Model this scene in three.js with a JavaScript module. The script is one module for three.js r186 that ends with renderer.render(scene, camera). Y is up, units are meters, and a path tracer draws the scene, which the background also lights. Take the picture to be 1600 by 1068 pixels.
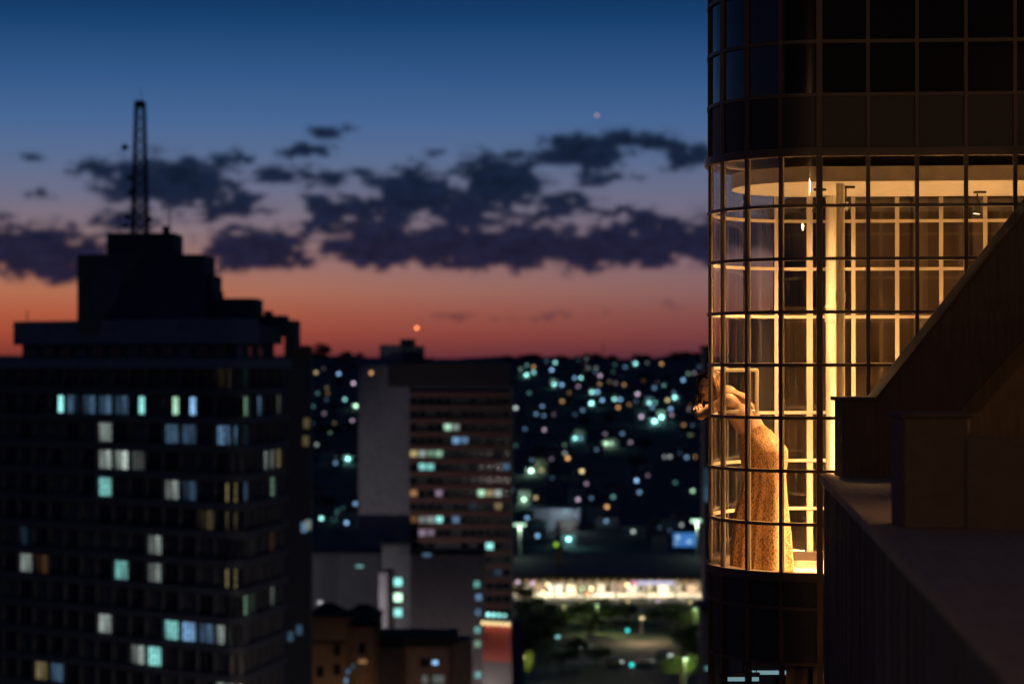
import * as THREE from 'three';
import { mergeGeometries, mergeVertices } from 'three/addons/utils/BufferGeometryUtils.js';
import { RoundedBoxGeometry } from 'three/addons/geometries/RoundedBoxGeometry.js';
import { RectAreaLightUniformsLib } from 'three/addons/lights/RectAreaLightUniformsLib.js';
import { createNoise2D, createNoise3D } from 'simplex-noise';

// ---------------------------------------------------------------- camera, sky, sun, exposure
const EYE = 80;                                     // the terrace stands 80 m above the valley
let seed = 7;
const rnd = () => { seed = (seed * 1664525 + 1013904223) >>> 0; return seed / 4294967296; };
const N2 = createNoise2D(rnd), N3 = createNoise3D(rnd);
const clamp = THREE.MathUtils.clamp, lerp = THREE.MathUtils.lerp, sstep = (a, b, x) => { const t = clamp((x - a) / (b - a), 0, 1); return t * t * (3 - 2 * t); };
const fbm = (x, y, o = 4) => { let s = 0, a = .5; for (let i = 0; i < o; i++) { s += a * N2(x, y); x = x * 2.03 + 11.7; y = y * 2.03 - 5.3; a *= .5; } return s; };

const scene = new THREE.Scene();
const camera = new THREE.PerspectiveCamera(16.09, 1.5, 0.5, 60000);
camera.position.set(0, EYE, 0);
camera.rotation.x = 31 / 3778;
camera.focus = 18.4;
camera.userData.fStop = 1.72;

// Dusk sky: red glow on the western horizon under blue, torn dark clouds a few degrees up.
const SW = 4096, SH = 2048;
const lin = (r, g, b) => new THREE.Color().setRGB(r / 255, g / 255, b / 255, THREE.SRGBColorSpace).toArray();
// height in milliradians above the horizon -> colour
const GLOW = [[0, lin(90, 42, 54)], [4, lin(116, 54, 56)], [11, lin(143, 68, 60)], [20, lin(156, 86, 72)], [29, lin(160, 105, 92)], [40, lin(149, 111, 110)], [52, lin(132, 112, 122)], [68, lin(110, 110, 134)], [84, lin(90, 109, 145)], [100, lin(70, 102, 148)], [118, lin(50, 88, 137)], [140, lin(25, 66, 113)], [156, lin(12, 48, 90)], [240, lin(8, 32, 66)], [600, lin(8, 28, 58)], [1600, lin(8, 26, 54)]];
const AWAY = [[0, lin(44, 42, 60)], [60, lin(46, 48, 70)], [120, lin(28, 38, 66)], [175, lin(18, 31, 58)], [400, lin(12, 28, 54)], [1600, lin(8, 26, 54)]];
const ramp = (R, v) => { let i = 0; while (i < R.length - 2 && v > R[i + 1][0]) i++; const t = clamp((v - R[i][0]) / (R[i + 1][0] - R[i][0]), 0, 1); return [0, 1, 2].map((c) => lerp(R[i][1][c], R[i + 1][1][c], t)); };
// cloud masses: azimuth and height of the centre, half width, half height (all milliradians), weight
const CLOUDS = [[-196, 43, 34, 10, 1.1], [-176, 36, 16, 6, .8], [-210, 50, 14, 8, .8], [-106, 45, 22, 8, 1.1], [-128, 40, 14, 5, .6], [-140, 72, 26, 10, 1.15], [-118, 63, 18, 6, .8], [-156, 58, 18, 6, .7], [-168, 78, 14, 4, .7], [-96, 77, 12, 5, .85], [-116, 83, 9, 3, .7], [-78, 75, 10, 4, .7], [-84, 86, 12, 2.4, .75],
  [-46, 47, 34, 8.5, 1.15], [-10, 46, 36, 9, 1.2], [34, 46, 34, 8.5, 1.2], [66, 48, 24, 9, 1.1], [82, 50, 12, 10, .9], [56, 56, 14, 6, .8], [-66, 55, 22, 6, .8], [-76, 64, 12, 5, .9], [-40, 68, 18, 9, 1.2], [-56, 62, 18, 6, .8], [-6, 72, 17, 11, 1.2], [-20, 62, 22, 7, .8], [10, 60, 20, 5, .6], [2, 82, 12, 5, .6],
  [28, 86, 18, 7, 1.1], [48, 91, 18, 5, .95], [62, 89, 14, 4, .85], [76, 84, 14, 5, .9], [40, 77, 12, 3, .75], [22, 66, 14, 3.4, .7], [40, 62, 11, 2.6, .8], [33, 74, 8, 2.4, .6], [-46, 80, 8, 3, .6], [-62, 78, 9, 2.6, .6], [-36, 86, 6, 2.4, .6], [-78, 94, 8, 2.6, .65], [-68, 97, 7, 2.2, .55], [-196, 83, 8, 2.6, .6], [-194, 68, 5, 2.4, .7],
  [-28, 18.8, 11, 1.5, .7], [14, 18.6, 7, 1.4, .55], [22, 18.8, 5, 1.4, .62], [-4, 19.2, 8, 1.3, .45], [36, 20.5, 8, 1.4, .4], [66, 23, 8, 1.3, .35], [108, 52, 26, 9, 1], [140, 70, 30, 8, .95], [170, 50, 34, 9, 1.05], [-240, 56, 26, 9, 1], [-262, 76, 30, 7, .9]];
{
  const data = new Float32Array(SW * SH * 4);
  for (let j = 0; j < SH; j++) {
    const el = ((j + .5) / SH - .5) * Math.PI, v = 1000 * Math.tan(clamp(el, -1.5, 1.02));
    const g = ramp(GLOW, Math.max(0, v)), a = ramp(AWAY, Math.max(0, v));
    for (let i = 0; i < SW; i++) {
      const az0 = ((i + .5) / SW - .5) * 2 * Math.PI + Math.PI / 2, az = Math.atan2(Math.sin(az0), Math.cos(az0)), u = 1000 * az;
      let w = Math.exp(-Math.pow(Math.abs(az + .13) / .95, 2)), k = (j * SW + i) * 4, o = [0, 1, 2].map((c) => lerp(a[c], g[c], w));
      // the glow is strongest to the left of the pale tower and turns mauve to its right
      const r = clamp((u + 40) / 130, -1, 1) * w * sstep(75, 20, v); o = [o[0] * (1 - .3 * r), o[1] * (1 - (r > 0 ? .14 : .12) * r), o[2] * (1 + (r > 0 ? .12 : .22) * r)];
      if (v > 6 && v < 190 && Math.abs(az) < 1.2) {
        let s = 0;
        const wx = u + 7 * fbm(u / 26, v / 15 + 9), wv = v + 4 * fbm(u / 24 + 40, v / 13);
        if (u > -285 && u < 210) for (const [cx, cy, rx, ry, wt] of CLOUDS) { const dx = (wx - cx) / rx, dy = (wv - cy) / (wv < cy ? ry * .8 : ry * 1.15), q = dx * dx + dy * dy; if (q < 3) s = Math.max(s, wt * Math.exp(-q * .95)) + .16 * wt * Math.exp(-q * 1.3); }
        else s = .62 * sstep(35, 48, v) * sstep(105, 70, v) * (.75 + .8 * fbm(u / 70, v / 16, 3));
        let m; const n = fbm(u / 15 + 3, v / 8, 5), n2 = fbm(u / 7 + 50, v / 4.5, 4), n3 = fbm(u / 34 + 80, v / 3.2, 4); m = sstep(.20, .74, 1.14 * s + (.58 * n + .3 * n2 + .4 * n3) * (v > 27 ? 1 : .5) * sstep(.04, .4, s)) * (v > 27 ? .99 : .5);
        m = Math.max(m, .5 * sstep(.06, .5, s) * sstep(-.25, .5, n3 + .3 * n2) * (v > 27 ? 1 : .3)); if (m > 0) { const t = sstep(36, 80, v), sh = 1 + .45 * n + .3 * n2 + .35 * n3; const cl = [lerp(.0128, .0062, t) * sh, lerp(.0118, .0135, t) * sh, lerp(.0360, .0360, t) * sh]; for (let c = 0; c < 3; c++) o[c] = lerp(o[c], cl[c], m); }
      }
      data[k] = o[0]; data[k + 1] = o[1]; data[k + 2] = o[2]; data[k + 3] = 1;
    }
  }
  const sky = new THREE.DataTexture(data, SW, SH, THREE.RGBAFormat, THREE.FloatType);
  sky.mapping = THREE.EquirectangularReflectionMapping; sky.magFilter = THREE.LinearFilter; sky.needsUpdate = true;
  scene.background = sky; scene.environment = sky;
}
// what is left of the sun's light comes from under the red horizon
const sun = new THREE.DirectionalLight(new THREE.Color().setRGB(1, .45, .25), .02);
sun.position.set(-200, EYE + 60, -1500); sun.target.position.set(0, EYE, 0); sun.castShadow = true; sun.shadow.radius = 30;
Object.assign(sun.shadow.camera, { left: -300, right: 300, top: 200, bottom: -200, near: 1, far: 4000 });
scene.add(sun, sun.target);

const renderer = new THREE.WebGLRenderer({ antialias: true });
renderer.toneMapping = THREE.LinearToneMapping;
renderer.toneMappingExposure = 1;
renderer.shadowMap.enabled = true;
RectAreaLightUniformsLib.init();

// ---------------------------------------------------------------- helpers
const taken = new Map();
const numbered = (n) => { const k = taken.get(n) || 0; taken.set(n, k + 1); return k ? n + '_' + String(k).padStart(3, '0') : n; };
function tag(o, label, category, group, kind) { if (label) o.userData.label = label; if (category) o.userData.category = category; if (group) o.userData.group = group; if (kind) o.userData.kind = kind; return o; }
function thing(name, label, category, p = [0, 0, 0], group) { const o = new THREE.Group(); o.name = numbered(name); o.position.set(...p); scene.add(o); return tag(o, label, category, group); }
function mesh(name, geo, mat, parent, p) { const m = new THREE.Mesh(geo, mat); m.name = parent ? name : numbered(name); m.castShadow = m.receiveShadow = true; if (p) m.position.set(...p); (parent || scene).add(m); return m; }
const structure = (name, geo, mat) => tag(mesh(name, geo, mat), null, null, null, 'structure');
const M = (r, g, b, rough = .8, o = {}) => new THREE.MeshStandardMaterial({ color: new THREE.Color().setRGB(r, g, b), roughness: rough, side: THREE.DoubleSide, ...o });
const glow = (c, s, o = {}) => new THREE.MeshStandardMaterial({ color: 0x080808, roughness: .5, emissive: new THREE.Color().setRGB(...c), emissiveIntensity: s, ...o });
const boxAt = (w, h, d, x = 0, y = 0, z = 0) => new THREE.BoxGeometry(w, h, d).translate(x, y, z);
const boxes = new Map();
const box = (w, h, d) => { const k = [w, h, d].map((x) => x.toFixed(3)).join(); if (!boxes.has(k)) boxes.set(k, new THREE.BoxGeometry(w, h, d)); return boxes.get(k); };
const rbox = (w, h, d, r = .01) => new RoundedBoxGeometry(w, h, d, 2, r);
function bar(a, b, w) { const v = new THREE.Vector3().subVectors(b, a), g = new THREE.BoxGeometry(w, v.length(), w); g.applyQuaternion(new THREE.Quaternion().setFromUnitVectors(new THREE.Vector3(0, 1, 0), v.clone().normalize())); g.translate((a.x + b.x) / 2, (a.y + b.y) / 2, (a.z + b.z) / 2); return g; }
const uvBox = (g, s = 1) => { const p = g.attributes.position, n = g.attributes.normal, uv = new Float32Array(p.count * 2); for (let i = 0; i < p.count; i++) { const ax = Math.abs(n.getX(i)), ay = Math.abs(n.getY(i)), az = Math.abs(n.getZ(i)); const [u, v] = ay > ax && ay > az ? [p.getX(i), p.getZ(i)] : ax > az ? [p.getZ(i), p.getY(i)] : [p.getX(i), p.getY(i)]; uv[2 * i] = u * s; uv[2 * i + 1] = v * s; } g.setAttribute('uv', new THREE.BufferAttribute(uv, 2)); return g; };
function tex(n, f, srgb = false) { const d = new Uint8Array(n * n * 4); for (let y = 0; y < n; y++) for (let x = 0; x < n; x++) { const c = f(x / n, y / n), k = (y * n + x) * 4; for (let i = 0; i < 3; i++) d[k + i] = clamp(255 * (Array.isArray(c) ? c[i] : c), 0, 255); d[k + 3] = 255; } const t = new THREE.DataTexture(d, n, n); t.wrapS = t.wrapT = THREE.RepeatWrapping; t.magFilter = THREE.LinearFilter; t.needsUpdate = true; if (srgb) t.colorSpace = THREE.SRGBColorSpace; return t; }
const tile = (f) => (x, y) => { const a = f(x, y), b = f(x - 1, y), c = f(x, y - 1), d = f(x - 1, y - 1); return lerp(lerp(a, b, x), lerp(c, d, x), y); };
const grain = tex(256, (x, y) => .78 + .22 * (tile((a, b) => fbm(a * 5, b * 5, 6))(x, y) + .5 * (rnd() - .5)));
const stain = tex(256, (x, y) => { const s = tile((a, b) => fbm(a * 26, b * 1.6, 4))(x, y), m = tile((a, b) => fbm(a * 4 + 7, b * 4, 5))(x, y); return .72 + .34 * s + .2 * m + .06 * (rnd() - .5); });
const bumpy = tex(256, (x, y) => .5 + .35 * tile((a, b) => fbm(a * 9, b * 9, 6))(x, y) + .12 * (rnd() - .5));
const streaky = tex(256, (x, y) => .5 + .4 * tile((a, b) => fbm(a * 34, b * 1.3, 4))(x, y));
// ---------------------------------------------------------------- the glazed stair end with its lit gallery
const TH = 5 * Math.PI / 180, T2 = [Math.cos(TH), Math.sin(TH)], NN = [-Math.sin(TH), Math.cos(TH)];   // along the front, out of the front (x, z)
const F0 = [2.292, -18], RA = .84, RB = 1.05, CC = [F0[0] - RB * NN[0], F0[1] - RB * NN[1]], BAY = .36, BAYS = 7;
// s: -BAYS..0 front bays from the far end inward, 0..9 the rounded end in nine steps, 9..9+BAYS the back bays
function plan(s, inset = 0) {
  let x, z, nx, nz;
  if (s <= 0) { x = F0[0] - s * BAY * T2[0]; z = F0[1] - s * BAY * T2[1]; [nx, nz] = NN; }
  else if (s >= 9) { x = CC[0] - RB * NN[0] + (s - 9) * BAY * T2[0]; z = CC[1] - RB * NN[1] + (s - 9) * BAY * T2[1]; nx = -NN[0]; nz = -NN[1]; }
  else { const f = s * Math.PI / 9, c = Math.cos(f), q = Math.sin(f); x = CC[0] + RB * c * NN[0] - RA * q * T2[0]; z = CC[1] + RB * c * NN[1] - RA * q * T2[1]; nx = NN[0] * c / RB - T2[0] * q / RA; nz = NN[1] * c / RB - T2[1] * q / RA; const l = Math.hypot(nx, nz); nx /= l; nz /= l; }
  return [x - nx * inset, z - nz * inset, nx, nz];
}
const steps = (a, b, sub = 5) => { const r = [a]; for (let i = Math.floor(a) + 1; i < b; i++) { r.push(i); } r.push(b); const q = []; for (let i = 0; i < r.length - 1; i++) { const n = r[i] >= 0 && r[i + 1] <= 9 ? sub : 1; for (let k = 0; k < n; k++) q.push(lerp(r[i], r[i + 1], k / n)); } q.push(b); return q; };
// a strip of wall between two heights, and a bar of rectangular section swept along the plan
function strip(a, b, y0, y1, off = 0) {
  const S = steps(a, b), p = [], n = [], uv = [], ix = [];
  S.forEach((s, i) => { const [x, z, nx, nz] = plan(s, off); for (const y of [y0, y1]) { p.push(x, y, z); n.push(nx, 0, nz); uv.push(s * BAY, y); } if (i) { const k = 2 * i; ix.push(k - 2, k - 1, k, k, k - 1, k + 1); } });
  const g = new THREE.BufferGeometry(); g.setAttribute('position', new THREE.Float32BufferAttribute(p, 3)); g.setAttribute('normal', new THREE.Float32BufferAttribute(n, 3)); g.setAttribute('uv', new THREE.Float32BufferAttribute(uv, 2)); g.setIndex(ix); return g;
}
function sweep(a, b, y0, y1, o0, o1) {
  const S = steps(a, b), p = [], ix = [];
  for (const s of S) for (const [o, y] of [[o0, y0], [o1, y0], [o1, y1], [o0, y1]]) { const [x, z] = plan(s, o); p.push(x, y, z); }
  for (let i = 0; i < S.length - 1; i++) for (let k = 0; k < 4; k++) { const a0 = 4 * i + k, a1 = 4 * i + (k + 1) % 4; ix.push(a0, a0 + 4, a1, a1, a0 + 4, a1 + 4); }
  const e = 4 * (S.length - 1); ix.push(0, 1, 2, 0, 2, 3, e, e + 2, e + 1, e, e + 3, e + 2);
  let g = new THREE.BufferGeometry(); g.setAttribute('position', new THREE.Float32BufferAttribute(p, 3)); g.setIndex(ix); g = g.toNonIndexed(); g.computeVertexNormals(); return uvBox(g);
}
function slab(inset, y0, y1, bays = BAYS) {                       // a floor or soffit of the same rounded plan
  const sh = new THREE.Shape(), S = steps(-bays, 9 + bays, 6);
  S.forEach((s, i) => { const [x, z] = plan(s, inset); i ? sh.lineTo(x, -z) : sh.moveTo(x, -z); });
  const g = new THREE.ExtrudeGeometry(sh, { depth: y1 - y0, bevelEnabled: false }); g.rotateX(-Math.PI / 2); g.translate(0, y0, 0); return uvBox(g);
}
const cream = M(.88, .80, .64, .42, { map: grain, bumpMap: bumpy, bumpScale: .0012 }), creamWall = M(.78, .68, .50, .7, { map: grain, bumpMap: bumpy, bumpScale: .002 });
const framePaint = M(.66, .56, .42, .38), frameDark = M(.085, .058, .046, .45);
const floorM = M(.74, .64, .50, .5, { map: grain });
const glassM = new THREE.MeshPhysicalMaterial({ color: new THREE.Color().setRGB(.80, .76, .70), roughness: .02, transmission: 1, thickness: 0, ior: 1.8, side: THREE.DoubleSide });
const darkGlass = new THREE.MeshPhysicalMaterial({ color: new THREE.Color().setRGB(.012, .011, .013), roughness: .09, metalness: 0, ior: 1.75, side: THREE.DoubleSide });
const spandrelM = M(.018, .016, .020, .5, { bumpMap: bumpy, bumpScale: .001 });
const hEye = (h) => EYE + h;
const tower = thing('glazed_tower', 'rounded glass tower with a warmly lit gallery behind a grid of small panes', 'glass tower');
const ROW = .3964, R0 = -.024, lines = [];
for (let k = -4; k <= 3; k++) lines.push(R0 - ROW * k);            // transoms of the lit gallery: 1.56 ... -1.21
const SILL = -1.585, TOP = 1.545, FLOOR = -1.69;
const gal = [TOP, 1.165, .769, .372, R0, -.42, -.817, -1.214, SILL];
const OPEN = [4, 6];                                               // the casement the woman leans out of: two bays of the rounded end, fifth row
for (let r = 0; r < gal.length - 1; r++) {
  for (let s = -BAYS; s < 9 + BAYS; s++) {
    if (gal[r] === R0 && s >= OPEN[0] && s < OPEN[1]) continue;
    mesh('pane', strip(s, s + 1, hEye(gal[r + 1]), hEye(gal[r]), .02), glassM, tower);
  }
}
for (let r = 1; r < gal.length - 1; r++) { mesh('transom', sweep(-BAYS, 9 + BAYS, hEye(gal[r]) - .0115, hEye(gal[r]) + .0115, -.004, .016), frameDark, tower); mesh('inner_rail', sweep(-BAYS, 9 + BAYS, hEye(gal[r]) - .013, hEye(gal[r]) + .013, .0165, .032), framePaint, tower); }
mesh('sill', sweep(-BAYS, 9 + BAYS, hEye(SILL) - .055, hEye(SILL) + .012, -.02, .09), frameDark, tower);
mesh('head', sweep(-BAYS, 9 + BAYS, hEye(TOP) - .012, hEye(TOP) + .05, -.02, .07), frameDark, tower);
// upright bars: slimmer outside, a broader flat towards the room
for (let s = -BAYS; s <= 9 + BAYS; s++) {
  const [x, z, nx, nz] = plan(s), w = s === 0 || s === 9 ? .044 : .028;
  const parts = s === 5 ? [[hEye(R0), hEye(TOP) + .02], [hEye(SILL), hEye(-.42)]] : [[hEye(SILL), hEye(TOP) + .02]];
  for (const [a, b] of parts) {
    const turn = (g) => g.rotateY(Math.atan2(nx, nz)).translate(x, 0, z);
    const bar0 = mesh('mullion', turn(boxAt(w, b - a, .020, 0, (a + b) / 2, -.006)), frameDark, tower); mesh('inner_bead', turn(boxAt(w + .006, b - a, .010, 0, (a + b) / 2, -.0225)), framePaint, bar0);
  }
}
// dark storey over the gallery and dark panels under it
const up = [1.595, 1.99, 2.387, 2.784, 3.18, 3.577], dn = [-1.64, -1.84, -2.254];
for (let r = 0; r < up.length - 1; r++) for (let s = -BAYS; s < 9 + BAYS; s++) mesh(r ? 'dark_pane' : 'spandrel_panel', strip(s, s + 1, hEye(up[r]), hEye(up[r + 1]), .014 + .004 * rnd()), r ? darkGlass : spandrelM, tower);
for (let r = 0; r < dn.length - 1; r++) for (let s = -BAYS; s < 9 + BAYS; s++) mesh('spandrel_panel', strip(s, s + 1, hEye(dn[r + 1]), hEye(dn[r]), .014 + .003 * rnd()), spandrelM, tower);
for (const h of [...up.slice(1), ...dn.slice(1)]) mesh('transom', sweep(-BAYS, 9 + BAYS, hEye(h) - .013, hEye(h) + .013, -.004, .04), frameDark, tower);
for (let s = -BAYS; s <= 9 + BAYS; s++) for (const [a, b] of [[1.6, 3.577], [-2.7, -1.64]]) { const [x, z, nx, nz] = plan(s), w = s === 0 || s === 9 ? .044 : .026, g = boxAt(w, b - a, .05, 0, hEye((a + b) / 2), -.017); g.rotateY(Math.atan2(nx, nz)); g.translate(x, 0, z); mesh('mullion', g, frameDark, tower); }
mesh('roof_slab', slab(-.03, hEye(3.58), hEye(3.9)), spandrelM, tower);
// the storey below: clear panes, bluish tubes at the ceiling
for (let s = -BAYS; s < 9 + BAYS; s++) mesh('pane', strip(s, s + 1, hEye(-2.68), hEye(-2.254), .02), glassM, tower);
mesh('shaft', slab(0, 0, hEye(-3.4)), spandrelM, tower);
mesh('lower_floor', slab(.03, hEye(-3.4), hEye(-3.3)), floorM, tower);
mesh('floor_slab', slab(.055, hEye(-2.22), hEye(FLOOR)), floorM, tower);
for (let s = -BAYS; s < 9 + BAYS; s++) mesh('spandrel_panel', strip(s, s + 1, hEye(-3.3), hEye(-2.68), .016), spandrelM, tower);
// inside the gallery
mesh('ceiling', slab(.06, hEye(TOP) + .02, hEye(1.9)), creamWall, tower);
mesh('soffit', slab(.19, hEye(1.357), hEye(1.47)), cream, tower);
mesh('low_wall', sweep(0, 9 + BAYS, hEye(FLOOR), hEye(SILL) - .058, .045, .10), creamWall, tower);
mesh('low_wall', sweep(-BAYS, 0, hEye(FLOOR), hEye(SILL) - .058, .045, .10), creamWall, tower);
{ const a = plan(-BAYS, 0), b = plan(9 + BAYS, 0), g = bar(new THREE.Vector3(a[0] + .05, hEye(0), a[1] + .06), new THREE.Vector3(b[0] + .05, hEye(0), b[1] - .06), .1); g.translate(0, -hEye(0), 0); g.scale(1, 33, 1); g.translate(0, hEye(0), 0); mesh('unseen_end_wall', uvBox(g), creamWall, tower); }  // out of view: closes the gallery and bounces its light back
const cyl = (r0, r1, h, n = 24) => new THREE.CylinderGeometry(r0, r1, h, n);
const at = (x, h, d) => [x, EYE + h, -d];
mesh('column', cyl(.044, .044, 3.05, 32), cream, tower, at(2.612, -.165, 19.78));
mesh('column_collar', cyl(.052, .050, .07, 32), cream, tower, at(2.612, .36, 19.78));
mesh('column_collar', cyl(.049, .049, .03, 32), cream, tower, at(2.612, .45, 19.78));
const pipe = mesh('drain_pipe', cyl(.033, .033, 3.04, 24), cream, tower, at(2.505, -.165, 18.42));
mesh('pipe_socket', cyl(.038, .038, .075, 24), cream, pipe, [0, .66, 0]); mesh('pipe_socket', cyl(.038, .038, .06, 24), cream, pipe, [0, -.85, 0]);
// casement frame round the open bays, swung sash inside
mesh('casement_frame', mergeGeometries([sweep(OPEN[0] + .04, OPEN[1] - .04, hEye(-.42) + .0135, hEye(-.42) + .04, .004, .046), sweep(OPEN[0] + .04, OPEN[1] - .04, hEye(R0) - .04, hEye(R0) - .0135, .004, .046)]), framePaint, tower);
{ // the sash itself hangs open into the room, seen almost flat on
  const [x, z] = plan(4, .07), w = .30, h = .345, sh = new THREE.Shape(), ho = new THREE.Path(), rr = (s, x0, y0, x1, y1, r) => { s.moveTo(x0 + r, y0); s.lineTo(x1 - r, y0); s.quadraticCurveTo(x1, y0, x1, y0 + r); s.lineTo(x1, y1 - r); s.quadraticCurveTo(x1, y1, x1 - r, y1); s.lineTo(x0 + r, y1); s.quadraticCurveTo(x0, y1, x0, y1 - r); s.lineTo(x0, y0 + r); s.quadraticCurveTo(x0, y0, x0 + r, y0); };
  rr(sh, 0, 0, w, h, .02); rr(ho, .021, .021, w - .021, h - .021, .01); sh.holes.push(ho);
  const g = new THREE.ExtrudeGeometry(sh, { depth: .022, bevelEnabled: true, bevelSize: .003, bevelThickness: .003, bevelSegments: 1 }); const s = mesh('open_sash', uvBox(g), framePaint, tower, [x + .02, hEye(-.40), z + .0]); s.rotation.y = .16;
  const pg = new THREE.PlaneGeometry(w - .05, h - .05); pg.translate(w / 2, h / 2, .011); mesh('sash_pane', pg, glassM, s);
}
// spotlights under the soffit: plate, stem, can; the lamp's own light sits at the can's mouth
const black = M(.03, .028, .025, .4), lampWarm = [1, .58, .25], lampFace = glow([1, .72, .36], 6);
function spotlight(label, p, aim, cd, angle, pen = .7) {
  const g = thing('spotlight', label, 'spotlight', p, null), dir = new THREE.Vector3(...aim).sub(new THREE.Vector3(p[0], p[1] - .13, p[2])).normalize(), q = new THREE.Quaternion().setFromUnitVectors(new THREE.Vector3(0, -1, 0), dir);
  mesh('mounting_plate', rbox(.10, .018, .035, .006), black, g, [0, -.009, 0]);
  mesh('stem', cyl(.006, .006, .07, 10), black, g, [-.02, -.05, 0]);
  for (const s of [-1, 1]) mesh('yoke_arm', bar(new THREE.Vector3(-.02, -.08, 0), new THREE.Vector3(-.02 + .024 * s, -.125, 0), .006), black, g);
  const can = new THREE.Group(); can.name = 'can_body'; can.position.set(-.02, -.125, 0); can.quaternion.copy(q); g.add(can);
  const prof = [[0, .05], [.018, .05], [.024, .03], [.026, -.01], [.036, -.06], [.033, -.058], [.022, -.008], [0, .0]].map((a) => new THREE.Vector2(...a));
  mesh('can', new THREE.LatheGeometry(prof, 24), black, can);
  mesh('lamp_face', cyl(.031, .031, .004, 24), lampFace, can, [0, -.052, 0]);
  const L = new THREE.SpotLight(new THREE.Color().setRGB(...lampWarm), cd, 0, angle, pen, 2); L.name = 'spot_lamp'; L.castShadow = true; L.shadow.radius = 1.6;
  const m = new THREE.Vector3(-.02, -.125, 0).add(dir.clone().multiplyScalar(.064)); L.position.copy(m); L.target.position.copy(m.clone().add(dir)); g.add(L, L.target);
}
const SOF = 1.357 - .001;
spotlight('black spotlight under the soffit next to the bright column', at(2.60, SOF, 18.66), at(2.60, .62, 19.75), 6, .5);
spotlight('black spotlight over the back bays with its glowing mouth showing', at(3.72, SOF, 19.2), at(3.3, -1.7, 18.95), 420, .70);
spotlight('unseen spotlight set behind the thick upright bar to light the woman', at(2.412, SOF, 18.92), at(2.0, -1.5, 19.0), 42, 1.25, .85);  // unseen lamp tucked behind the bar, placed to light woman and coping
spotlight('black spotlight out of view at the far end, lighting floor and soffit', at(4.35, SOF, 18.75), at(4.2, -1.7, 18.95), 420, .72);  // out of view, placed so its floor bounce brightens the soffit
// unseen warm strips below the sill, placed to wash the soffit from below
for (const [x, d, l] of [[2.75, 19.05, 'nearest the column'], [3.45, 19.0, 'in the middle of the gallery'], [4.15, 18.95, 'at the far end of the gallery']]) {
  const f = thing('unseen_floor_light', 'unseen warm floor strip, placed to light the soffit, ' + l, 'unseen floor light', at(x, FLOOR, d)); mesh('light_tray', box(.56, .03, .16), black, f, [0, .015, 0]); mesh('light_strip', box(.5, .006, .1), glow([1, .62, .28], 8), f, [0, .034, 0]);
  const a = new THREE.RectAreaLight(new THREE.Color().setRGB(1, .61, .28), 190, .5, .1); a.position.set(0, .045, 0); a.rotation.x = Math.PI / 2; f.add(a);
}
// tubes of the storey below
for (const [x, z, l] of [[1.80, -18.85, .26], [2.02, -19.25, .34]]) {
  const t = thing('tube_light', z < -19 ? 'bluish ceiling tube lit in the storey below the gallery, longer one' : 'short bluish ceiling tube lit under the rounded end of the gallery', 'tube light', [x, hEye(-2.42), z]); for (const s of [-1, 1]) mesh('hanger', box(.008, .2, .008), black, t, [s * l * .4, .1, 0]);
  mesh('housing', box(l, .03, .06), M(.5, .5, .5), t, [0, -.015, 0]); const tb = mesh('glowing_tube', cyl(.02, .02, l * .94, 12).rotateZ(Math.PI / 2), glow([.45, .85, 1], .5), t, [0, -.046, 0]);
  const a = new THREE.RectAreaLight(new THREE.Color().setRGB(.5, .82, 1), 12, l * .9, .03); a.position.set(0, -.062, 0); a.rotation.x = -Math.PI / 2; t.add(a);
}
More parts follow.
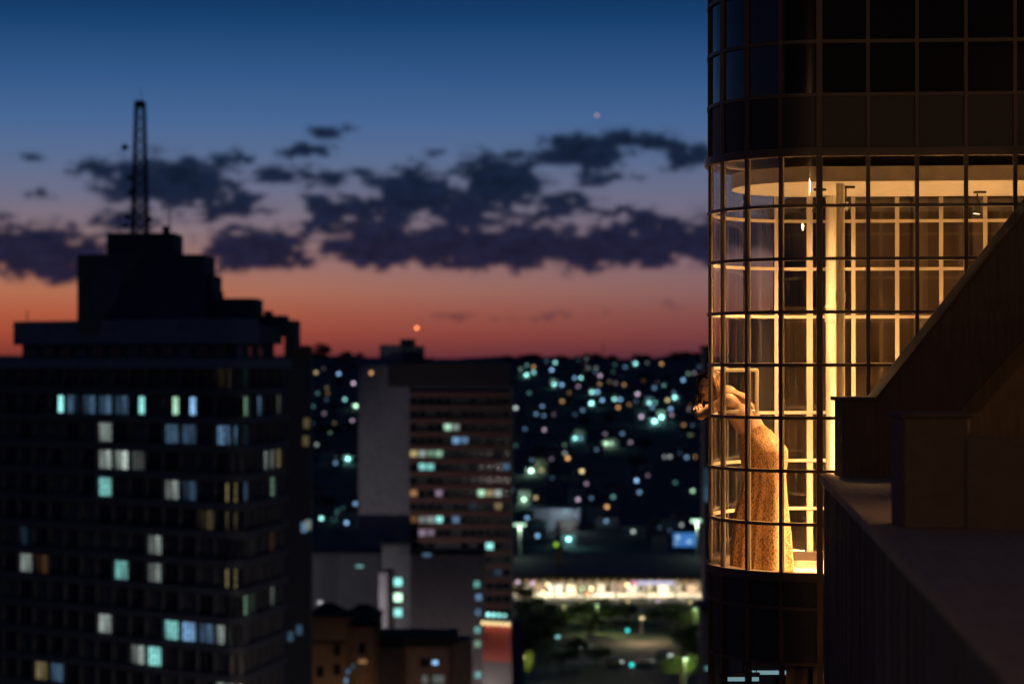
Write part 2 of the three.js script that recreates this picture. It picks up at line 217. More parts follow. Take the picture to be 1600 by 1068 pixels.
// ---------------------------------------------------------------- the woman leaning out of the casement
function surfaceNets(f, lo, hi, c) {
  const n = [0, 1, 2].map((i) => Math.ceil((hi[i] - lo[i]) / c) + 1), [nx, ny, nz] = n, F = new Float32Array(nx * ny * nz), id = (x, y, z) => (z * ny + y) * nx + x;
  for (let z = 0; z < nz; z++) for (let y = 0; y < ny; y++) for (let x = 0; x < nx; x++) F[id(x, y, z)] = f(lo[0] + x * c, lo[1] + y * c, lo[2] + z * c);
  const V = new Int32Array(nx * ny * nz).fill(-1), P = [], I = [], E = [[0, 1], [2, 3], [4, 5], [6, 7], [0, 2], [1, 3], [4, 6], [5, 7], [0, 4], [1, 5], [2, 6], [3, 7]], v = new Float32Array(8);
  for (let z = 0; z < nz - 1; z++) for (let y = 0; y < ny - 1; y++) for (let x = 0; x < nx - 1; x++) {
    let m = 0; for (let k = 0; k < 8; k++) { v[k] = F[id(x + (k & 1), y + (k >> 1 & 1), z + (k >> 2))]; if (v[k] < 0) m |= 1 << k; }
    if (m === 0 || m === 255) continue;
    let s = [0, 0, 0], q = 0;
    for (const [a, b] of E) if ((v[a] < 0) !== (v[b] < 0)) { const t = v[a] / (v[a] - v[b]); for (let i = 0; i < 3; i++) { const p = a >> i & 1, r = b >> i & 1; s[i] += p + t * (r - p); } q++; }
    V[id(x, y, z)] = P.length / 3; P.push(lo[0] + (x + s[0] / q) * c, lo[1] + (y + s[1] / q) * c, lo[2] + (z + s[2] / q) * c);
  }
  const quad = (a, b, c2, d, flip) => flip ? I.push(a, c2, b, a, d, c2) : I.push(a, b, c2, a, c2, d);
  for (let z = 1; z < nz - 1; z++) for (let y = 1; y < ny - 1; y++) for (let x = 1; x < nx - 1; x++) {
    const o = F[id(x, y, z)] < 0;
    if (o !== F[id(x + 1, y, z)] < 0) quad(V[id(x, y - 1, z - 1)], V[id(x, y, z - 1)], V[id(x, y, z)], V[id(x, y - 1, z)], !o);
    if (o !== F[id(x, y + 1, z)] < 0) quad(V[id(x - 1, y, z - 1)], V[id(x - 1, y, z)], V[id(x, y, z)], V[id(x, y, z - 1)], !o);
    if (o !== F[id(x, y, z + 1)] < 0) quad(V[id(x - 1, y - 1, z)], V[id(x, y - 1, z)], V[id(x, y, z)], V[id(x - 1, y, z)], !o);
  }
  const g = new THREE.BufferGeometry(); g.setAttribute('position', new THREE.Float32BufferAttribute(P, 3)); g.setIndex(I); g.computeVertexNormals(); return g;
}
const cap = (x, y, z, A, B, ra, rb) => { const bx = B[0] - A[0], by = B[1] - A[1], bz = B[2] - A[2], px = x - A[0], py = y - A[1], pz = z - A[2], t = clamp((px * bx + py * by + pz * bz) / (bx * bx + by * by + bz * bz), 0, 1); return Math.hypot(px - bx * t, py - by * t, pz - bz * t) - lerp(ra, rb, t); };
const smin = (a, b, k) => { const h = Math.max(k - Math.abs(a - b), 0) / k; return Math.min(a, b) - h * h * k * .25; };
const ell = (x, y, z, c, r) => { const a = (x - c[0]) / r[0], b = (y - c[1]) / r[1], d = (z - c[2]) / r[2], k = Math.hypot(a, b, d); return (k - 1) * Math.min(...r); };
{
  const base = at(2.017, FLOOR, 19.05), w = thing('person', 'woman in a long gold patterned backless dress leaning out of the gallery window', 'person', base);
  const skin = M(.56, .33, .21, .5), side = [-.3, 0, .954];
  const J = { pel: [-.012, .985, 0], wst: [-.118, 1.135, -.012], rib: [-.185, 1.265, -.035], chs: [-.238, 1.365, -.06], nkb: [-.305, 1.445, -.09], shL: [-.318, 1.392, .085], shR: [-.215, 1.392, -.235], elL: [-.535, 1.272, .01], wrL: [-.512, 1.285, -.225], elR: [-.5, 1.292, -.38], wrR: [-.545, 1.335, -.15], hdc: [-.452, 1.502, -.125], hpL: [-.04, .93, .085], hpR: [.01, .93, -.085], knL: [-.015, .51, .075], knR: [.03, .51, -.075], anL: [.0, .1, .07], anR: [.045, .1, -.07] };
  const off = (a, s, u = 0) => [a[0] + side[0] * s, a[1] + u, a[2] + side[2] * s];
  const body = (x, y, z) => {
    let d = smin(cap(x, y, z, off(J.pel, .06), off(J.wst, .035), .108, .088), cap(x, y, z, off(J.pel, -.06), off(J.wst, -.035), .108, .088), .06);
    d = smin(d, cap(x, y, z, off(J.wst, .035), off(J.rib, .05), .088, .094), .06); d = smin(d, cap(x, y, z, off(J.wst, -.035), off(J.rib, -.05), .088, .094), .06);
    d = smin(d, cap(x, y, z, off(J.rib, .05), off(J.chs, .08), .094, .078), .06); d = smin(d, cap(x, y, z, off(J.rib, -.05), off(J.chs, -.08), .094, .078), .06);
    d = smin(d, cap(x, y, z, off(J.chs, .06), J.shL, .07, .05), .05); d = smin(d, cap(x, y, z, off(J.chs, -.06), J.shR, .07, .05), .05);
    d = smin(d, cap(x, y, z, J.chs, J.nkb, .075, .055), .05); d = smin(d, cap(x, y, z, J.nkb, [-.41, 1.47, -.115], .052, .047), .03);
    d = smin(d, cap(x, y, z, J.shL, J.elL, .047, .037), .035); d = smin(d, cap(x, y, z, J.elL, J.wrL, .037, .024), .02);
    d = smin(d, cap(x, y, z, J.shR, J.elR, .047, .037), .035); d = smin(d, cap(x, y, z, J.elR, J.wrR, .037, .024), .02);
    for (const k of ['L', 'R']) { d = smin(d, cap(x, y, z, J['hp' + k], J['kn' + k], .088, .055), .06); d = smin(d, cap(x, y, z, J['kn' + k], J['an' + k], .053, .034), .03); d = smin(d, cap(x, y, z, J['an' + k], [J['an' + k][0] - .13, .03, J['an' + k][2] + .02], .034, .024), .03); }
    d = smin(d, ell(x, y, z, off([-.055, 1.0, 0], .065), [.095, .11, .084]), .05); d = smin(d, ell(x, y, z, off([-.0, .985, 0], -.065), [.095, .11, .084]), .05);
    const sp = cap(x, y, z, [-.0, 1.12, -.01], [-.165, 1.42, -.07], .012, .012); return d + .006 * Math.exp(-sp * sp / .0008);
  };
  const geos = [surfaceNets(body, [-.7, -.02, -.5], [.24, 1.56, .26], .012)];
  // head in its own axes: z out of the face, y up
  const hf = new THREE.Vector3(-.60, -.24, .76).normalize(), hr = new THREE.Vector3().crossVectors(new THREE.Vector3(.18, 1, 0).normalize(), hf).normalize(), hu = new THREE.Vector3().crossVectors(hf, hr), HM = new THREE.Matrix4().makeBasis(hr, hu, hf).setPosition(...J.hdc);
  const head = (x, y, z) => {
    let d = ell(x, y, z, [0, .025, -.012], [.074, .09, .092]);
    d = smin(d, ell(x, y, z, [0, -.035, .025], [.056, .075, .062]), .035); d = smin(d, ell(x, y, z, [0, -.088, .052], [.026, .022, .026]), .025);
    d = smin(d, cap(x, y, z, [0, .018, .080], [0, -.025, .1], .008, .014), .014); for (const s of [-1, 1]) { d = smin(d, ell(x, y, z, [s * .013, -.03, .09], [.01, .008, .01]), .008); d = smin(d, ell(x, y, z, [s * .04, -.02, .056], [.024, .02, .02]), .02); d = Math.max(d, -ell(x, y, z, [s * .031, .014, .088], [.018, .011, .014])); d = smin(d, ell(x, y, z, [s * .031, .012, .068], [.013, .012, .012]), .004); d = smin(d, ell(x, y, z, [s * .072, -.005, -.01], [.012, .03, .018]), .008); }
    d = smin(d, ell(x, y, z, [0, .03, .078], [.05, .009, .012]), .012);
    d = smin(d, ell(x, y, z, [0, -.058, .081], [.022, .006, .011]), .006); d = smin(d, ell(x, y, z, [0, -.069, .079], [.018, .007, .011]), .006); d = Math.max(d, -ell(x, y, z, [0, -.0632, .093], [.022, .0016, .01]));
    return smin(d, cap(x, y, z, [0, -.05, -.03], [.03, -.16, -.06], .05, .048), .03);
  };
  const hg = surfaceNets(head, [-.11, -.19, -.14], [.11, .14, .13], .0036); hg.applyMatrix4(HM); geos.push(hg);
  // a relaxed hand: palm, four bent fingers, thumb from the side of the palm (x across, y along, z palm normal down)
  const hand = (m) => (x, y, z) => {
    let d = smin(cap(x, y, z, [-.018, .0, 0], [-.024, .07, 0], .018, .014), cap(x, y, z, [.018, .0, 0], [.022, .066, 0], .018, .013), .02); d = smin(d, cap(x, y, z, [0, -.04, 0], [0, .06, 0], .023, .013), .02);
    let g = 1; [[-.029, .073, .062], [-.01, .078, .07], [.01, .075, .064], [.028, .066, .05]].forEach(([fx, fy, l]) => { const a = [fx, fy, 0], b = [fx * 1.1, fy + l * .45, -.008], c = [fx * 1.1, fy + l * .75, -.026], e = [fx * 1.08, fy + l * .86, -.044]; g = Math.min(g, smin(smin(cap(x, y, z, a, b, .0095, .0085), cap(x, y, z, b, c, .0085, .008), .004), cap(x, y, z, c, e, .008, .0068), .004)); });
    d = smin(d, g, .006); const t = m; d = smin(d, smin(cap(x, y, z, [t * -.024, .008, -.002], [t * -.052, .04, -.014], .0135, .0105), cap(x, y, z, [t * -.052, .04, -.014], [t * -.056, .068, -.026], .0105, .0085), .006), .01); return d;
  };
  const place = (g, at0, dir, nrm) => { const y = new THREE.Vector3(...dir).normalize(), z = new THREE.Vector3(...nrm), x = new THREE.Vector3().crossVectors(y, z).normalize(); z.crossVectors(x, y); g.applyMatrix4(new THREE.Matrix4().makeBasis(x, y, z).setPosition(...at0)); return g; };
  geos.push(place(surfaceNets(hand(1), [-.09, -.07, -.07], [.08, .17, .04], .0036), [-.512 + .004, 1.288, -.225 - .045], [.1, .1, -1], [-.5, .85, 0]));
  geos.push(place(surfaceNets(hand(-1), [-.09, -.07, -.07], [.08, .17, .04], .0036), [-.549, 1.34, -.15 + .045], [-.05, -.12, 1], [-.35, .93, .1]));
  mesh('body', mergeGeometries(geos), skin, w);
  // eyes and lips as separate small pieces on the face
  for (const s of [-1, 1]) { const e = new THREE.SphereGeometry(.0115, 14, 10); e.translate(s * .031, .0125, .0705); e.applyMatrix4(HM); const ey = mesh('eye', e, M(.75, .72, .68, .2), w); const ir = new THREE.SphereGeometry(.006, 10, 8); ir.translate(s * .031, .0125, .0775); ir.applyMatrix4(HM); mesh('iris', ir, M(.03, .018, .012, .2), ey); const b = new THREE.TorusGeometry(.026, .0032, 6, 14, 1.5); b.rotateZ(Math.PI / 2 - .75); b.translate(s * .031, .008, .083); b.applyMatrix4(HM); mesh('eyebrow', b, M(.05, .03, .018), w); }
  { const l = new THREE.SphereGeometry(1, 16, 10); l.scale(.021, .0098, .009); l.translate(0, -.0635, .0835); l.applyMatrix4(HM); mesh('lips', l, M(.36, .10, .09, .35), w); }
  // hair: strands from the parting round the skull, hanging by the face and over the shoulder
  const strands = [], hp = (a) => new THREE.Vector3(...a).applyMatrix4(HM), colr = (g, c) => { const k = g.attributes.position.count, a = new Float32Array(k * 3); for (let i = 0; i < k; i++) a.set(c, 3 * i); g.setAttribute('color', new THREE.BufferAttribute(a, 3)); g.deleteAttribute('uv'); return g; };
  const dark = [.05, .028, .016], gold = [.60, .34, .12], tone = (r) => { const t = r < .42 ? 0.08 * rnd() : .35 + .65 * rnd(); return dark.map((c, i) => lerp(c, gold[i], t)); };  // blond streaks; the larger gold share also stands in for lamplight on the hair
  for (let i = 0; i < 230; i++) {
    const sgn = i % 2 ? 1 : -1, fz = -.10 + .165 * rnd(), th = .25 + rnd() * 1.0, part = .012;
    const root = [part * sgn * (1 + rnd()), .112 - .3 * Math.max(0, fz - .03) - .25 * Math.max(0, -.03 - fz), fz], mid = [sgn * (.052 + .014 * rnd()), .092 - .02 * rnd(), fz * 1.02], cheek = [sgn * (.086 + .012 * rnd()), .015, fz * .9 - .006], low = [sgn * (.088 + .014 * rnd()), -.07, fz * .7 - .012];
    const W = [root, mid, cheek, low].map(hp), tip = W[3].clone(), sway = (rnd() - .5) * .05;
    if (sgn > 0 ? true : rnd() < 2) { const hang = .07 + .14 * rnd(); tip.add(new THREE.Vector3(sgn < 0 ? -.02 + sway : .03 + sway + .05 * rnd(), -hang, (rnd() - .5) * .05)); }
    const kn = W[3].clone().lerp(tip, .5).add(new THREE.Vector3((rnd() - .5) * .03, .01, (rnd() - .5) * .02));
    const curve = new THREE.CatmullRomCurve3([...W, kn, tip]); const r = .0028 + .003 * rnd();
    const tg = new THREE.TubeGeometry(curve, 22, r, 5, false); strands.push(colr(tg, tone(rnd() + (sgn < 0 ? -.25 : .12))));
  }
  for (let i = 0; i < 110; i++) {                                   // back of the head, falling towards the shoulders
    const a = -1.25 + 2.5 * rnd(), r = .093 + .006 * rnd(), W = [[.01 * Math.sin(a), .116, -.03], [r * .8 * Math.sin(a), .085, -.03 - .07 * Math.cos(a)], [r * Math.sin(a), .01, -.012 - r * 1.05 * Math.cos(a)], [r * .95 * Math.sin(a), -.075, -.02 - .085 * Math.cos(a)]].map(hp), tip = W[3].clone().add(new THREE.Vector3(.03 + .08 * rnd(), -.03 - .05 * rnd(), (rnd() - .5) * .06));
    strands.push(colr(new THREE.TubeGeometry(new THREE.CatmullRomCurve3([...W, tip]), 20, .004 + .0035 * rnd(), 5, false), tone(.3 + .7 * rnd())));
  }
  const scalp = surfaceNets((x, y, z) => Math.max(ell(x, y, z, [0, .026, -.016], [.082, .095, .098]), cap(x, y, z, [0, -.09, .09], [0, .0, .1], .0, .0) * -1 + .085), [-.1, -.1, -.13], [.1, .135, .1], .005); scalp.applyMatrix4(HM); strands.push(colr(scalp.toNonIndexed().deleteAttribute('uv'), dark));
  mesh('hair', mergeGeometries(strands.map((g) => g.index ? g.toNonIndexed() : g)), new THREE.MeshStandardMaterial({ color: 0xffffff, vertexColors: true, roughness: .42, side: THREE.DoubleSide }), w);
  // dress: gathered skirt from the low back to the floor, lace pattern of brown on gold
  const R = [[1.165, -.125, .118, .14], [1.10, -.095, .142, .165], [1.04, -.06, .172, .188], [.985, -.036, .19, .204], [.91, -.028, .184, .2], [.79, -.026, .163, .182], [.66, -.036, .178, .188], [.5, -.056, .196, .2], [.34, -.064, .208, .215], [.18, -.066, .216, .226], [.05, -.066, .222, .234], [.004, -.066, .224, .236]];
  const p = [], uv = [], ix = [], NU = 128, NV = 74, row = (y) => { let i = 0; while (i < R.length - 2 && y < R[i + 1][0]) i++; const t = clamp((R[i][0] - y) / (R[i][0] - R[i + 1][0]), 0, 1); return R[i].map((v, k) => lerp(v, R[i + 1][k], t)); };
  for (let j = 0; j <= NV; j++) for (let i = 0; i <= NU; i++) {
    const y0 = lerp(1.165, .004, j / NV), a = i / NU * 2 * Math.PI, [, cx, rx, rz] = row(y0), A = .014 + .25 * sstep(.98, .15, y0), f = 1 + A * (.6 * Math.sin(6 * a + 1.6 * Math.sin(2 * a) + 1.1 * y0) + .4 * Math.sin(11 * a + 1.5 * Math.sin(3 * a) + 1.8 * y0 + .7)) + .02 * N3(Math.cos(a) * 2, Math.sin(a) * 2, y0 * 5);
    const tilt = .55 * sstep(.86, 1.16, y0), dx = rx * f * Math.cos(a), dz = rz * f * Math.sin(a); p.push(cx + dx, y0 - dx * tilt * -.35 - (y0 > 1.14 ? .02 * Math.cos(3 * a) : 0), dz - .005); uv.push(a * .24 / .3, y0 / .3);
    if (i && j) { const k = j * (NU + 1) + i; ix.push(k, k - 1, k - NU - 2, k, k - NU - 2, k - NU - 1); }
  }
  const dg = new THREE.BufferGeometry(); dg.setAttribute('position', new THREE.Float32BufferAttribute(p, 3)); dg.setAttribute('uv', new THREE.Float32BufferAttribute(uv, 2)); dg.setIndex(ix); dg.computeVertexNormals();
  const lace = tex(512, (x, y) => { const q = (a, b) => { const u = a * 6, v = b * 6, c = Math.hypot((u % 1 + 1) % 1 - .5 + .2 * N2(u * .9, v * .9), (v % 1 + 1) % 1 - .5 + .2 * N2(u * .9 + 20, v * .9)); return .22 * Math.cos(c * 15) + 1.15 * fbm(a * 15, b * 10, 5) + .55 * fbm(a * 5 + 9, b * 2.2, 3) + .12; }; const v = sstep(-.35, .45, tile(q)(x, y)) * (.86 + .14 * rnd()); return [lerp(.40, .82, v), lerp(.27, .63, v), lerp(.16, .40, v)]; }, true);
  const laceBump = tex(256, (x, y) => .5 + .5 * tile((a, b) => fbm(a * 22, b * 22, 3))(x, y));
  mesh('dress', dg, new THREE.MeshPhysicalMaterial({ map: lace, bumpMap: laceBump, bumpScale: .004, roughness: .52, metalness: .15, sheen: .4, sheenColor: new THREE.Color(.9, .7, .4), side: THREE.DoubleSide }), w);
}
// ---------------------------------------------------------------- the terrace in the foreground
const concrete = M(.105, .083, .072, .88, { map: stain, bumpMap: bumpy, bumpScale: .006 }), concrete2 = M(.15, .115, .09, .9, { map: grain, bumpMap: bumpy, bumpScale: .005 }), boardC = M(.125, .105, .105, .9, { map: stain, bumpMap: streaky, bumpScale: .02 }), coping = M(.42, .30, .21, .75, { map: stain, bumpMap: streaky, bumpScale: .006 });
const edgeX = (d) => .804 + .0819 * d;
{
  const par = thing('parapet_wall', 'dark board marked parapet wall with a flat coping running up to the glass tower', 'parapet', [edgeX(10), 0, -10]);
  const ang = Math.atan(.0819), L = 15.3 / Math.cos(ang);
  // wall and coping lie along local z
  const mk = (w, h, x0, y0, z0, z1) => { const g = boxAt(w, h, z1 - z0, x0 + w / 2, y0 + h / 2, (z0 + z1) / 2); g.rotateY(-ang); return g; };
  par.position.y = hEye(-.801);
  // the face is cast against upright boards: each strip a little proud or set back
  const z0 = -7.33, z1 = 7.6, bw = .12, nB = Math.floor((z1 - z0) / bw);
  for (let i = 0; i < nB; i++) { const o = .01 * rnd(); const g = boxAt(.06 + o, 9, bw - .006, .05 - o / 2, -4.6, z0 + bw * (i + .5)); uvBox(g, .7); g.attributes.uv.array.forEach((v, k, a) => { if (k % 2 === 0) a[k] = v + i * .37; }); g.rotateY(-ang); mesh('board_strip', g, boardC, par); }
  mesh('wall_core', uvBox(mk(.9, 9, .07, -9.1, z0, z1), .7), boardC, par);
  for (let i = 0, z = z0 - .02; z < z1 - .2; i++) { const l = Math.min(i === 0 ? 2.7 : 2.1, z1 - z); mesh('coping_slab', uvBox(mk(1.05, .055, -.02, -.055, z, z + l - .012), .9), coping, par); z += l; }
  // sloping beam rising off a pier
  const beam = thing('sloping_beam', 'dark concrete beam sloping up from a capped pier, in front of the lit glass', 'concrete beam', [2.304, hEye(-.801), -16.8]);
  const sh = new THREE.Shape(); [[0, 0], [0, .52], [.231, .52], [1.9, 2.62], [1.9, 1.68], [.764, .423], [.764, 0]].forEach(([x, y], i) => i ? sh.lineTo(x, y) : sh.moveTo(x, y));
  const bg = new THREE.ExtrudeGeometry(sh, { depth: .4, bevelEnabled: true, bevelSize: .008, bevelThickness: .008, bevelSegments: 1 }); bg.translate(0, .002, -.4); mesh('beam_body', uvBox(bg), concrete, beam);
  mesh('pier_cap', rbox(.285, .028, .45, .006), concrete, beam, [.108, .542, -.2]);
  { const g = rbox(2.66, .02, .44, .006); g.rotateZ(Math.atan2(2.1, 1.669)); mesh('beam_cap', g, concrete, beam, [.231 + .828, .545 + 1.043, -.2]); }
  const pier = thing('concrete_pier', 'brown concrete pier with thin cap standing on the parapet coping', 'pier', [1.889, hEye(-.801), -11.64]);
  mesh('pier_shaft', uvBox(rbox(.315, .53, .40, .008)), concrete2, pier, [.157, .265, -.2]); mesh('pier_cap', rbox(.35, .022, .44, .006), concrete2, pier, [.157, .543, -.2]);
  const low = thing('terrace_wall', 'low dark concrete wall behind the pier, stepping down towards the edge of the picture', 'low wall', [2.19, hEye(-.801), -11.9]);
  { const s = new THREE.Shape(); [[0, 0], [0, .43], [.18, .43], [1.3, .30], [1.3, 0]].forEach(([x, y], i) => i ? s.lineTo(x, y) : s.moveTo(x, y)); const g = new THREE.ExtrudeGeometry(s, { depth: .28, bevelEnabled: true, bevelSize: .006, bevelThickness: .006, bevelSegments: 1 }); mesh('wall_body', uvBox(g), concrete2, low); }
  const bw2 = thing('rough_wall', 'rough brown concrete wall in the corner under the sloping beam', 'wall', [3.0, hEye(-.801), -17.55]);
  { const s = new THREE.Shape(); [[0, 0], [0, .50], [.69, 1.50], [1.5, 2.6], [2.6, 2.6], [2.6, 0]].forEach(([x, y], i) => i ? s.lineTo(x, y) : s.moveTo(x, y)); const g = new THREE.ExtrudeGeometry(s, { depth: .2, bevelEnabled: false }); mesh('wall_body', uvBox(g), M(.30, .21, .13, .9, { map: stain, bumpMap: bumpy, bumpScale: .008 }), bw2); }
  // terrace floor behind the parapet, and an unseen lamp placed outside the frame to graze it
  const fl = thing('terrace_deck', 'brown terrace paving behind the parapet', 'terrace', [4.0, hEye(-.86), -11]); mesh('deck_slab', uvBox(boxAt(4.4, .25, 12.8, 0, -.125, 0)), coping, fl, [1.15, 0, .1]);
  const wl = thing('unseen_terrace_lamp', 'small warm lamp out of view, placed to light the corner wall', 'lamp', [3.62, hEye(-.52), -12.6]);  // unseen lamp, placed to warm the wall under the beam
  mesh('backplate', rbox(.16, .10, .03, .008), black, wl); mesh('lamp_glass', new THREE.SphereGeometry(.045, 16, 10).scale(1.3, .8, .7), glow([1, .55, .2], 5), wl, [0, 0, .03]);
  const pl = new THREE.PointLight(new THREE.Color().setRGB(1, .55, .22), 9, 0, 2); pl.position.set(0, 0, .085); pl.castShadow = true; pl.shadow.radius = 2; wl.add(pl);
  mesh('lamp_post', box(.05, .34, .04), black, wl, [0, -.17, -.035]);
}
// unseen dark block behind the camera, placed so that it keeps the open sky off the panes and the parapet
{ const h = thing('unseen_dark_building', 'unseen dark building behind the camera, keeping sky light off the terrace', 'building', [8, 0, 5]); mesh('wall', uvBox(boxAt(64, EYE + 34, 12, 0, (EYE + 34) / 2, 6), .2), M(.14, .12, .105, .9, { map: stain }), h); for (let i = 0; i < 5; i++) mesh('ledge', boxAt(64.2, .3, .4, 0, EYE - 2 + i * 3.6, -.15), M(.12, .11, .10, .9), h);
  const wing = thing('unseen_ribbed_wing', 'unseen ribbed wing assumed behind the glass gallery, darkening its back panes', 'building', [9.27, 0, -22.8]); mesh('low_annex', uvBox(boxAt(.59, EYE + .52, 6, -6.395, (EYE + .52) / 2, -3), .2), M(.40, .31, .24, .9, { map: stain }), wing); mesh('wall', uvBox(boxAt(12.2, EYE + 1.64, 6, 0, (EYE + 1.64) / 2, -3), .2), M(.40, .31, .24, .9, { map: stain }), wing); for (let i = 0; i < 22; i++) mesh('rib', boxAt(.14, EYE + 1.6, .16, -6 + i * .56, (EYE + 1.6) / 2, .08), M(.46, .36, .27, .9), wing); mesh('roof_edge', boxAt(12.4, .18, 6.3, 0, EYE + 1.73, -3), M(.05, .045, .04, .9), wing); }  // assumed wing, not itself seen, placed to darken the back panes
for (const [x, l] of [[7.5, 'unseen warm lamp behind the camera, placed to light the terrace deck'], [-4, 'unseen warm lamp behind the camera, placed to light the open side']]) { const w = thing('wall_lamp', l, 'lamp', [x, EYE + 3.0, 4.97]); mesh('backplate', rbox(.2, .5, .05, .02), black, w, [0, 0, 0]); mesh('lamp_glass', new THREE.CapsuleGeometry(.09, .2, 6, 14), glow([1, .6, .3], 4), w, [0, 0, -.13]); const p = new THREE.PointLight(new THREE.Color().setRGB(1, .58, .33), 36, 0, 2); p.position.set(0, 0, -.28); p.castShadow = true; p.shadow.radius = 6; w.add(p); }  // unseen lamps behind the camera, placed to warm the terrace
// ---------------------------------------------------------------- the ground and the hill beyond the valley
const HOUSE_LIGHTS = [[24,1026,'T',2],[11,1040,'B',0.5],[53,1058,'W',0.35],[76,1086,'W',0.25],[-75,1096,'B',0.6],[43,1104,'B',0.3],[-88,1116,'T',1],[7,1118,'B',0.35],[40,1120,'T',0.9],[-80,1150,'T',1.5],[-93,1152,'T',1.6],[46,1172,'O',0.6],[-92,1178,'B',0.25],[-77,1188,'B',0.4],[6,1210,'G',1.6],[33,1210,'P',0.5],[12,1220,'Y',0.3],[40,1220,'B',0.15],[49,1226,'W',0.2],[66,1252,'B',0.3],[94,1258,'G',0.5],[52,1264,'W',0.2],[40,1300,'P',0.2],[68,1320,'B',1],[76,1352,'P',0.1],[40,1384,'Y',0.8],[11,1388,'G',2.6],[17,1388,'Y',0.25],[-105,1438,'B',0.3],[12,1460,'B',0.12],[24,1468,'P',0.1],[-100,1472,'T',2],[34,1476,'O',0.8],[107,1480,'B',0.3],[94,1486,'W',0.3],[97,1486,'W',0.25],[112,1486,'O',0.6],[33,1512,'W',0.2],[54,1544,'B',0.15],[-128,1584,'W',0.2],[62,1594,'G',1.1],[65,1594,'G',1.1],[79,1612,'P',0.2],[43,1644,'T',1.2],[46,1644,'B',0.7],[77,1686,'B',0.2],[65,1686,'P',0.12],[-128,1702,'G',0.25],[23,1724,'P',0.4],[126,1774,'O',0.2],[-148,1796,'B',0.15],[107,1814,'T',3],[-120,1816,'P',0.5],[-135,1828,'P',0.12],[115,1860,'T',3],[100,1868,'P',0.7],[25,1886,'B',0.7],[125,1890,'P',0.3],[19,1900,'B',0.3],[23,1946,'T',0.8],[57,1946,'B',0.25],[129,1966,'B',0.6],[3,1976,'W',0.6],[115,1980,'B',0.35],[87,1982,'O',0.5],[25,1994,'B',0.4],[-130,2010,'G',1.6],[144,2012,'O',0.15],[98,2022,'O',0.15],[67,2040,'T',2.2],[116,2044,'T',1.3],[121,2050,'T',0.9],[43,2068,'O',0.4],[107,2070,'B',0.6],[134,2082,'Y',0.6],[78,2088,'B',0.8],[-145,2096,'T',0.7],[89,2100,'T',1],[94,2100,'B',0.6],[143,2124,'T',1.8],[113,2176,'P',0.8],[52,2196,'O',0.1],[73,2208,'T',1.2],[78,2208,'B',0.8],[134,2274,'B',0.3],[63,2300,'P',0.25],[146,2314,'T',1],[48,2328,'B',0.7],[108,2328,'O',0.3],[41,2334,'T',1.6],[85,2342,'O',0.25],[101,2356,'P',0.12],[-155,2362,'P',0.8],[171,2414,'B',0.8],[64,2456,'B',0.7],[70,2456,'T',1],[91,2498,'P',0.6],[15,2520,'T',1.6],[185,2538,'G',0.2],[-182,2538,'B',0.8],[193,2556,'P',0.25],[-208,2564,'Y',0.4],[23,2572,'T',0.7],[89,2582,'B',0.8],[43,2620,'B',0.9],[24,2686,'O',0.5],[84,2730,'B',0.2],[171,2764,'O',0.5],[142,2780,'T',1.3],[50,2796,'T',0.8]];
const TOWER_LIT = [[0,0,'Y',0.05],[0,19,'T',0.2],[1,2,'B',0.9],[1,3,'G',0.8],[1,5,'T',0.9],[1,6,'B',0.3],[1,7,'B',0.35],[1,8,'B',0.3],[1,9,'B',0.25],[1,10,'T',1.2],[1,19,'G',0.9],[1,21,'B',0.5],[1,24,'W',0.2],[2,0,'B',0.5],[2,2,'B',0.2],[2,3,'B',0.3],[2,7,'W',0.5],[2,16,'B',0.45],[2,19,'B',0.5],[3,5,'W',0.1],[3,6,'W',1],[3,7,'W',0.9],[3,22,'W',0.5],[3,23,'W',0.6],[3,24,'Y',0.5],[4,2,'B',0.15],[4,3,'W',0.6],[4,7,'T',1],[4,16,'Y',0.3],[4,19,'B',0.4],[4,23,'G',0.7],[5,1,'Y',0.08],[5,16,'Y',0.12],[6,4,'W',0.6],[6,12,'B',0.06],[6,20,'W',0.15],[6,23,'O',0.6],[7,4,'W',0.45],[7,6,'T',1],[7,11,'O',0.08],[7,12,'W',0.5],[7,16,'Y',0.3],[8,19,'G',0.6],[8,20,'G',0.6],[8,23,'W',0.3],[9,0,'W',0.4],[9,1,'B',0.4],[9,2,'B',1],[9,3,'T',1],[9,7,'W',0.7],[9,19,'P',0.3],[10,4,'T',1.3],[10,5,'W',0.7],[11,0,'W',0.5],[11,10,'B',0.3],[11,11,'Y',0.3],[11,16,'P',0.2]];
const hill = (d) => d < 960 ? 0 : d < 3000 ? 86 * Math.pow((d - 960) / 2040, 1.12) : 86 - 60 * sstep(3000, 5000, d);
const groundY = (x, d) => { const r = hill(d); return r + sstep(2700, 3000, d) * sstep(9000, 3200, d) * (3.2 * N2(x / 160, 4) + 1.6 * N2(x / 45, 9)); };
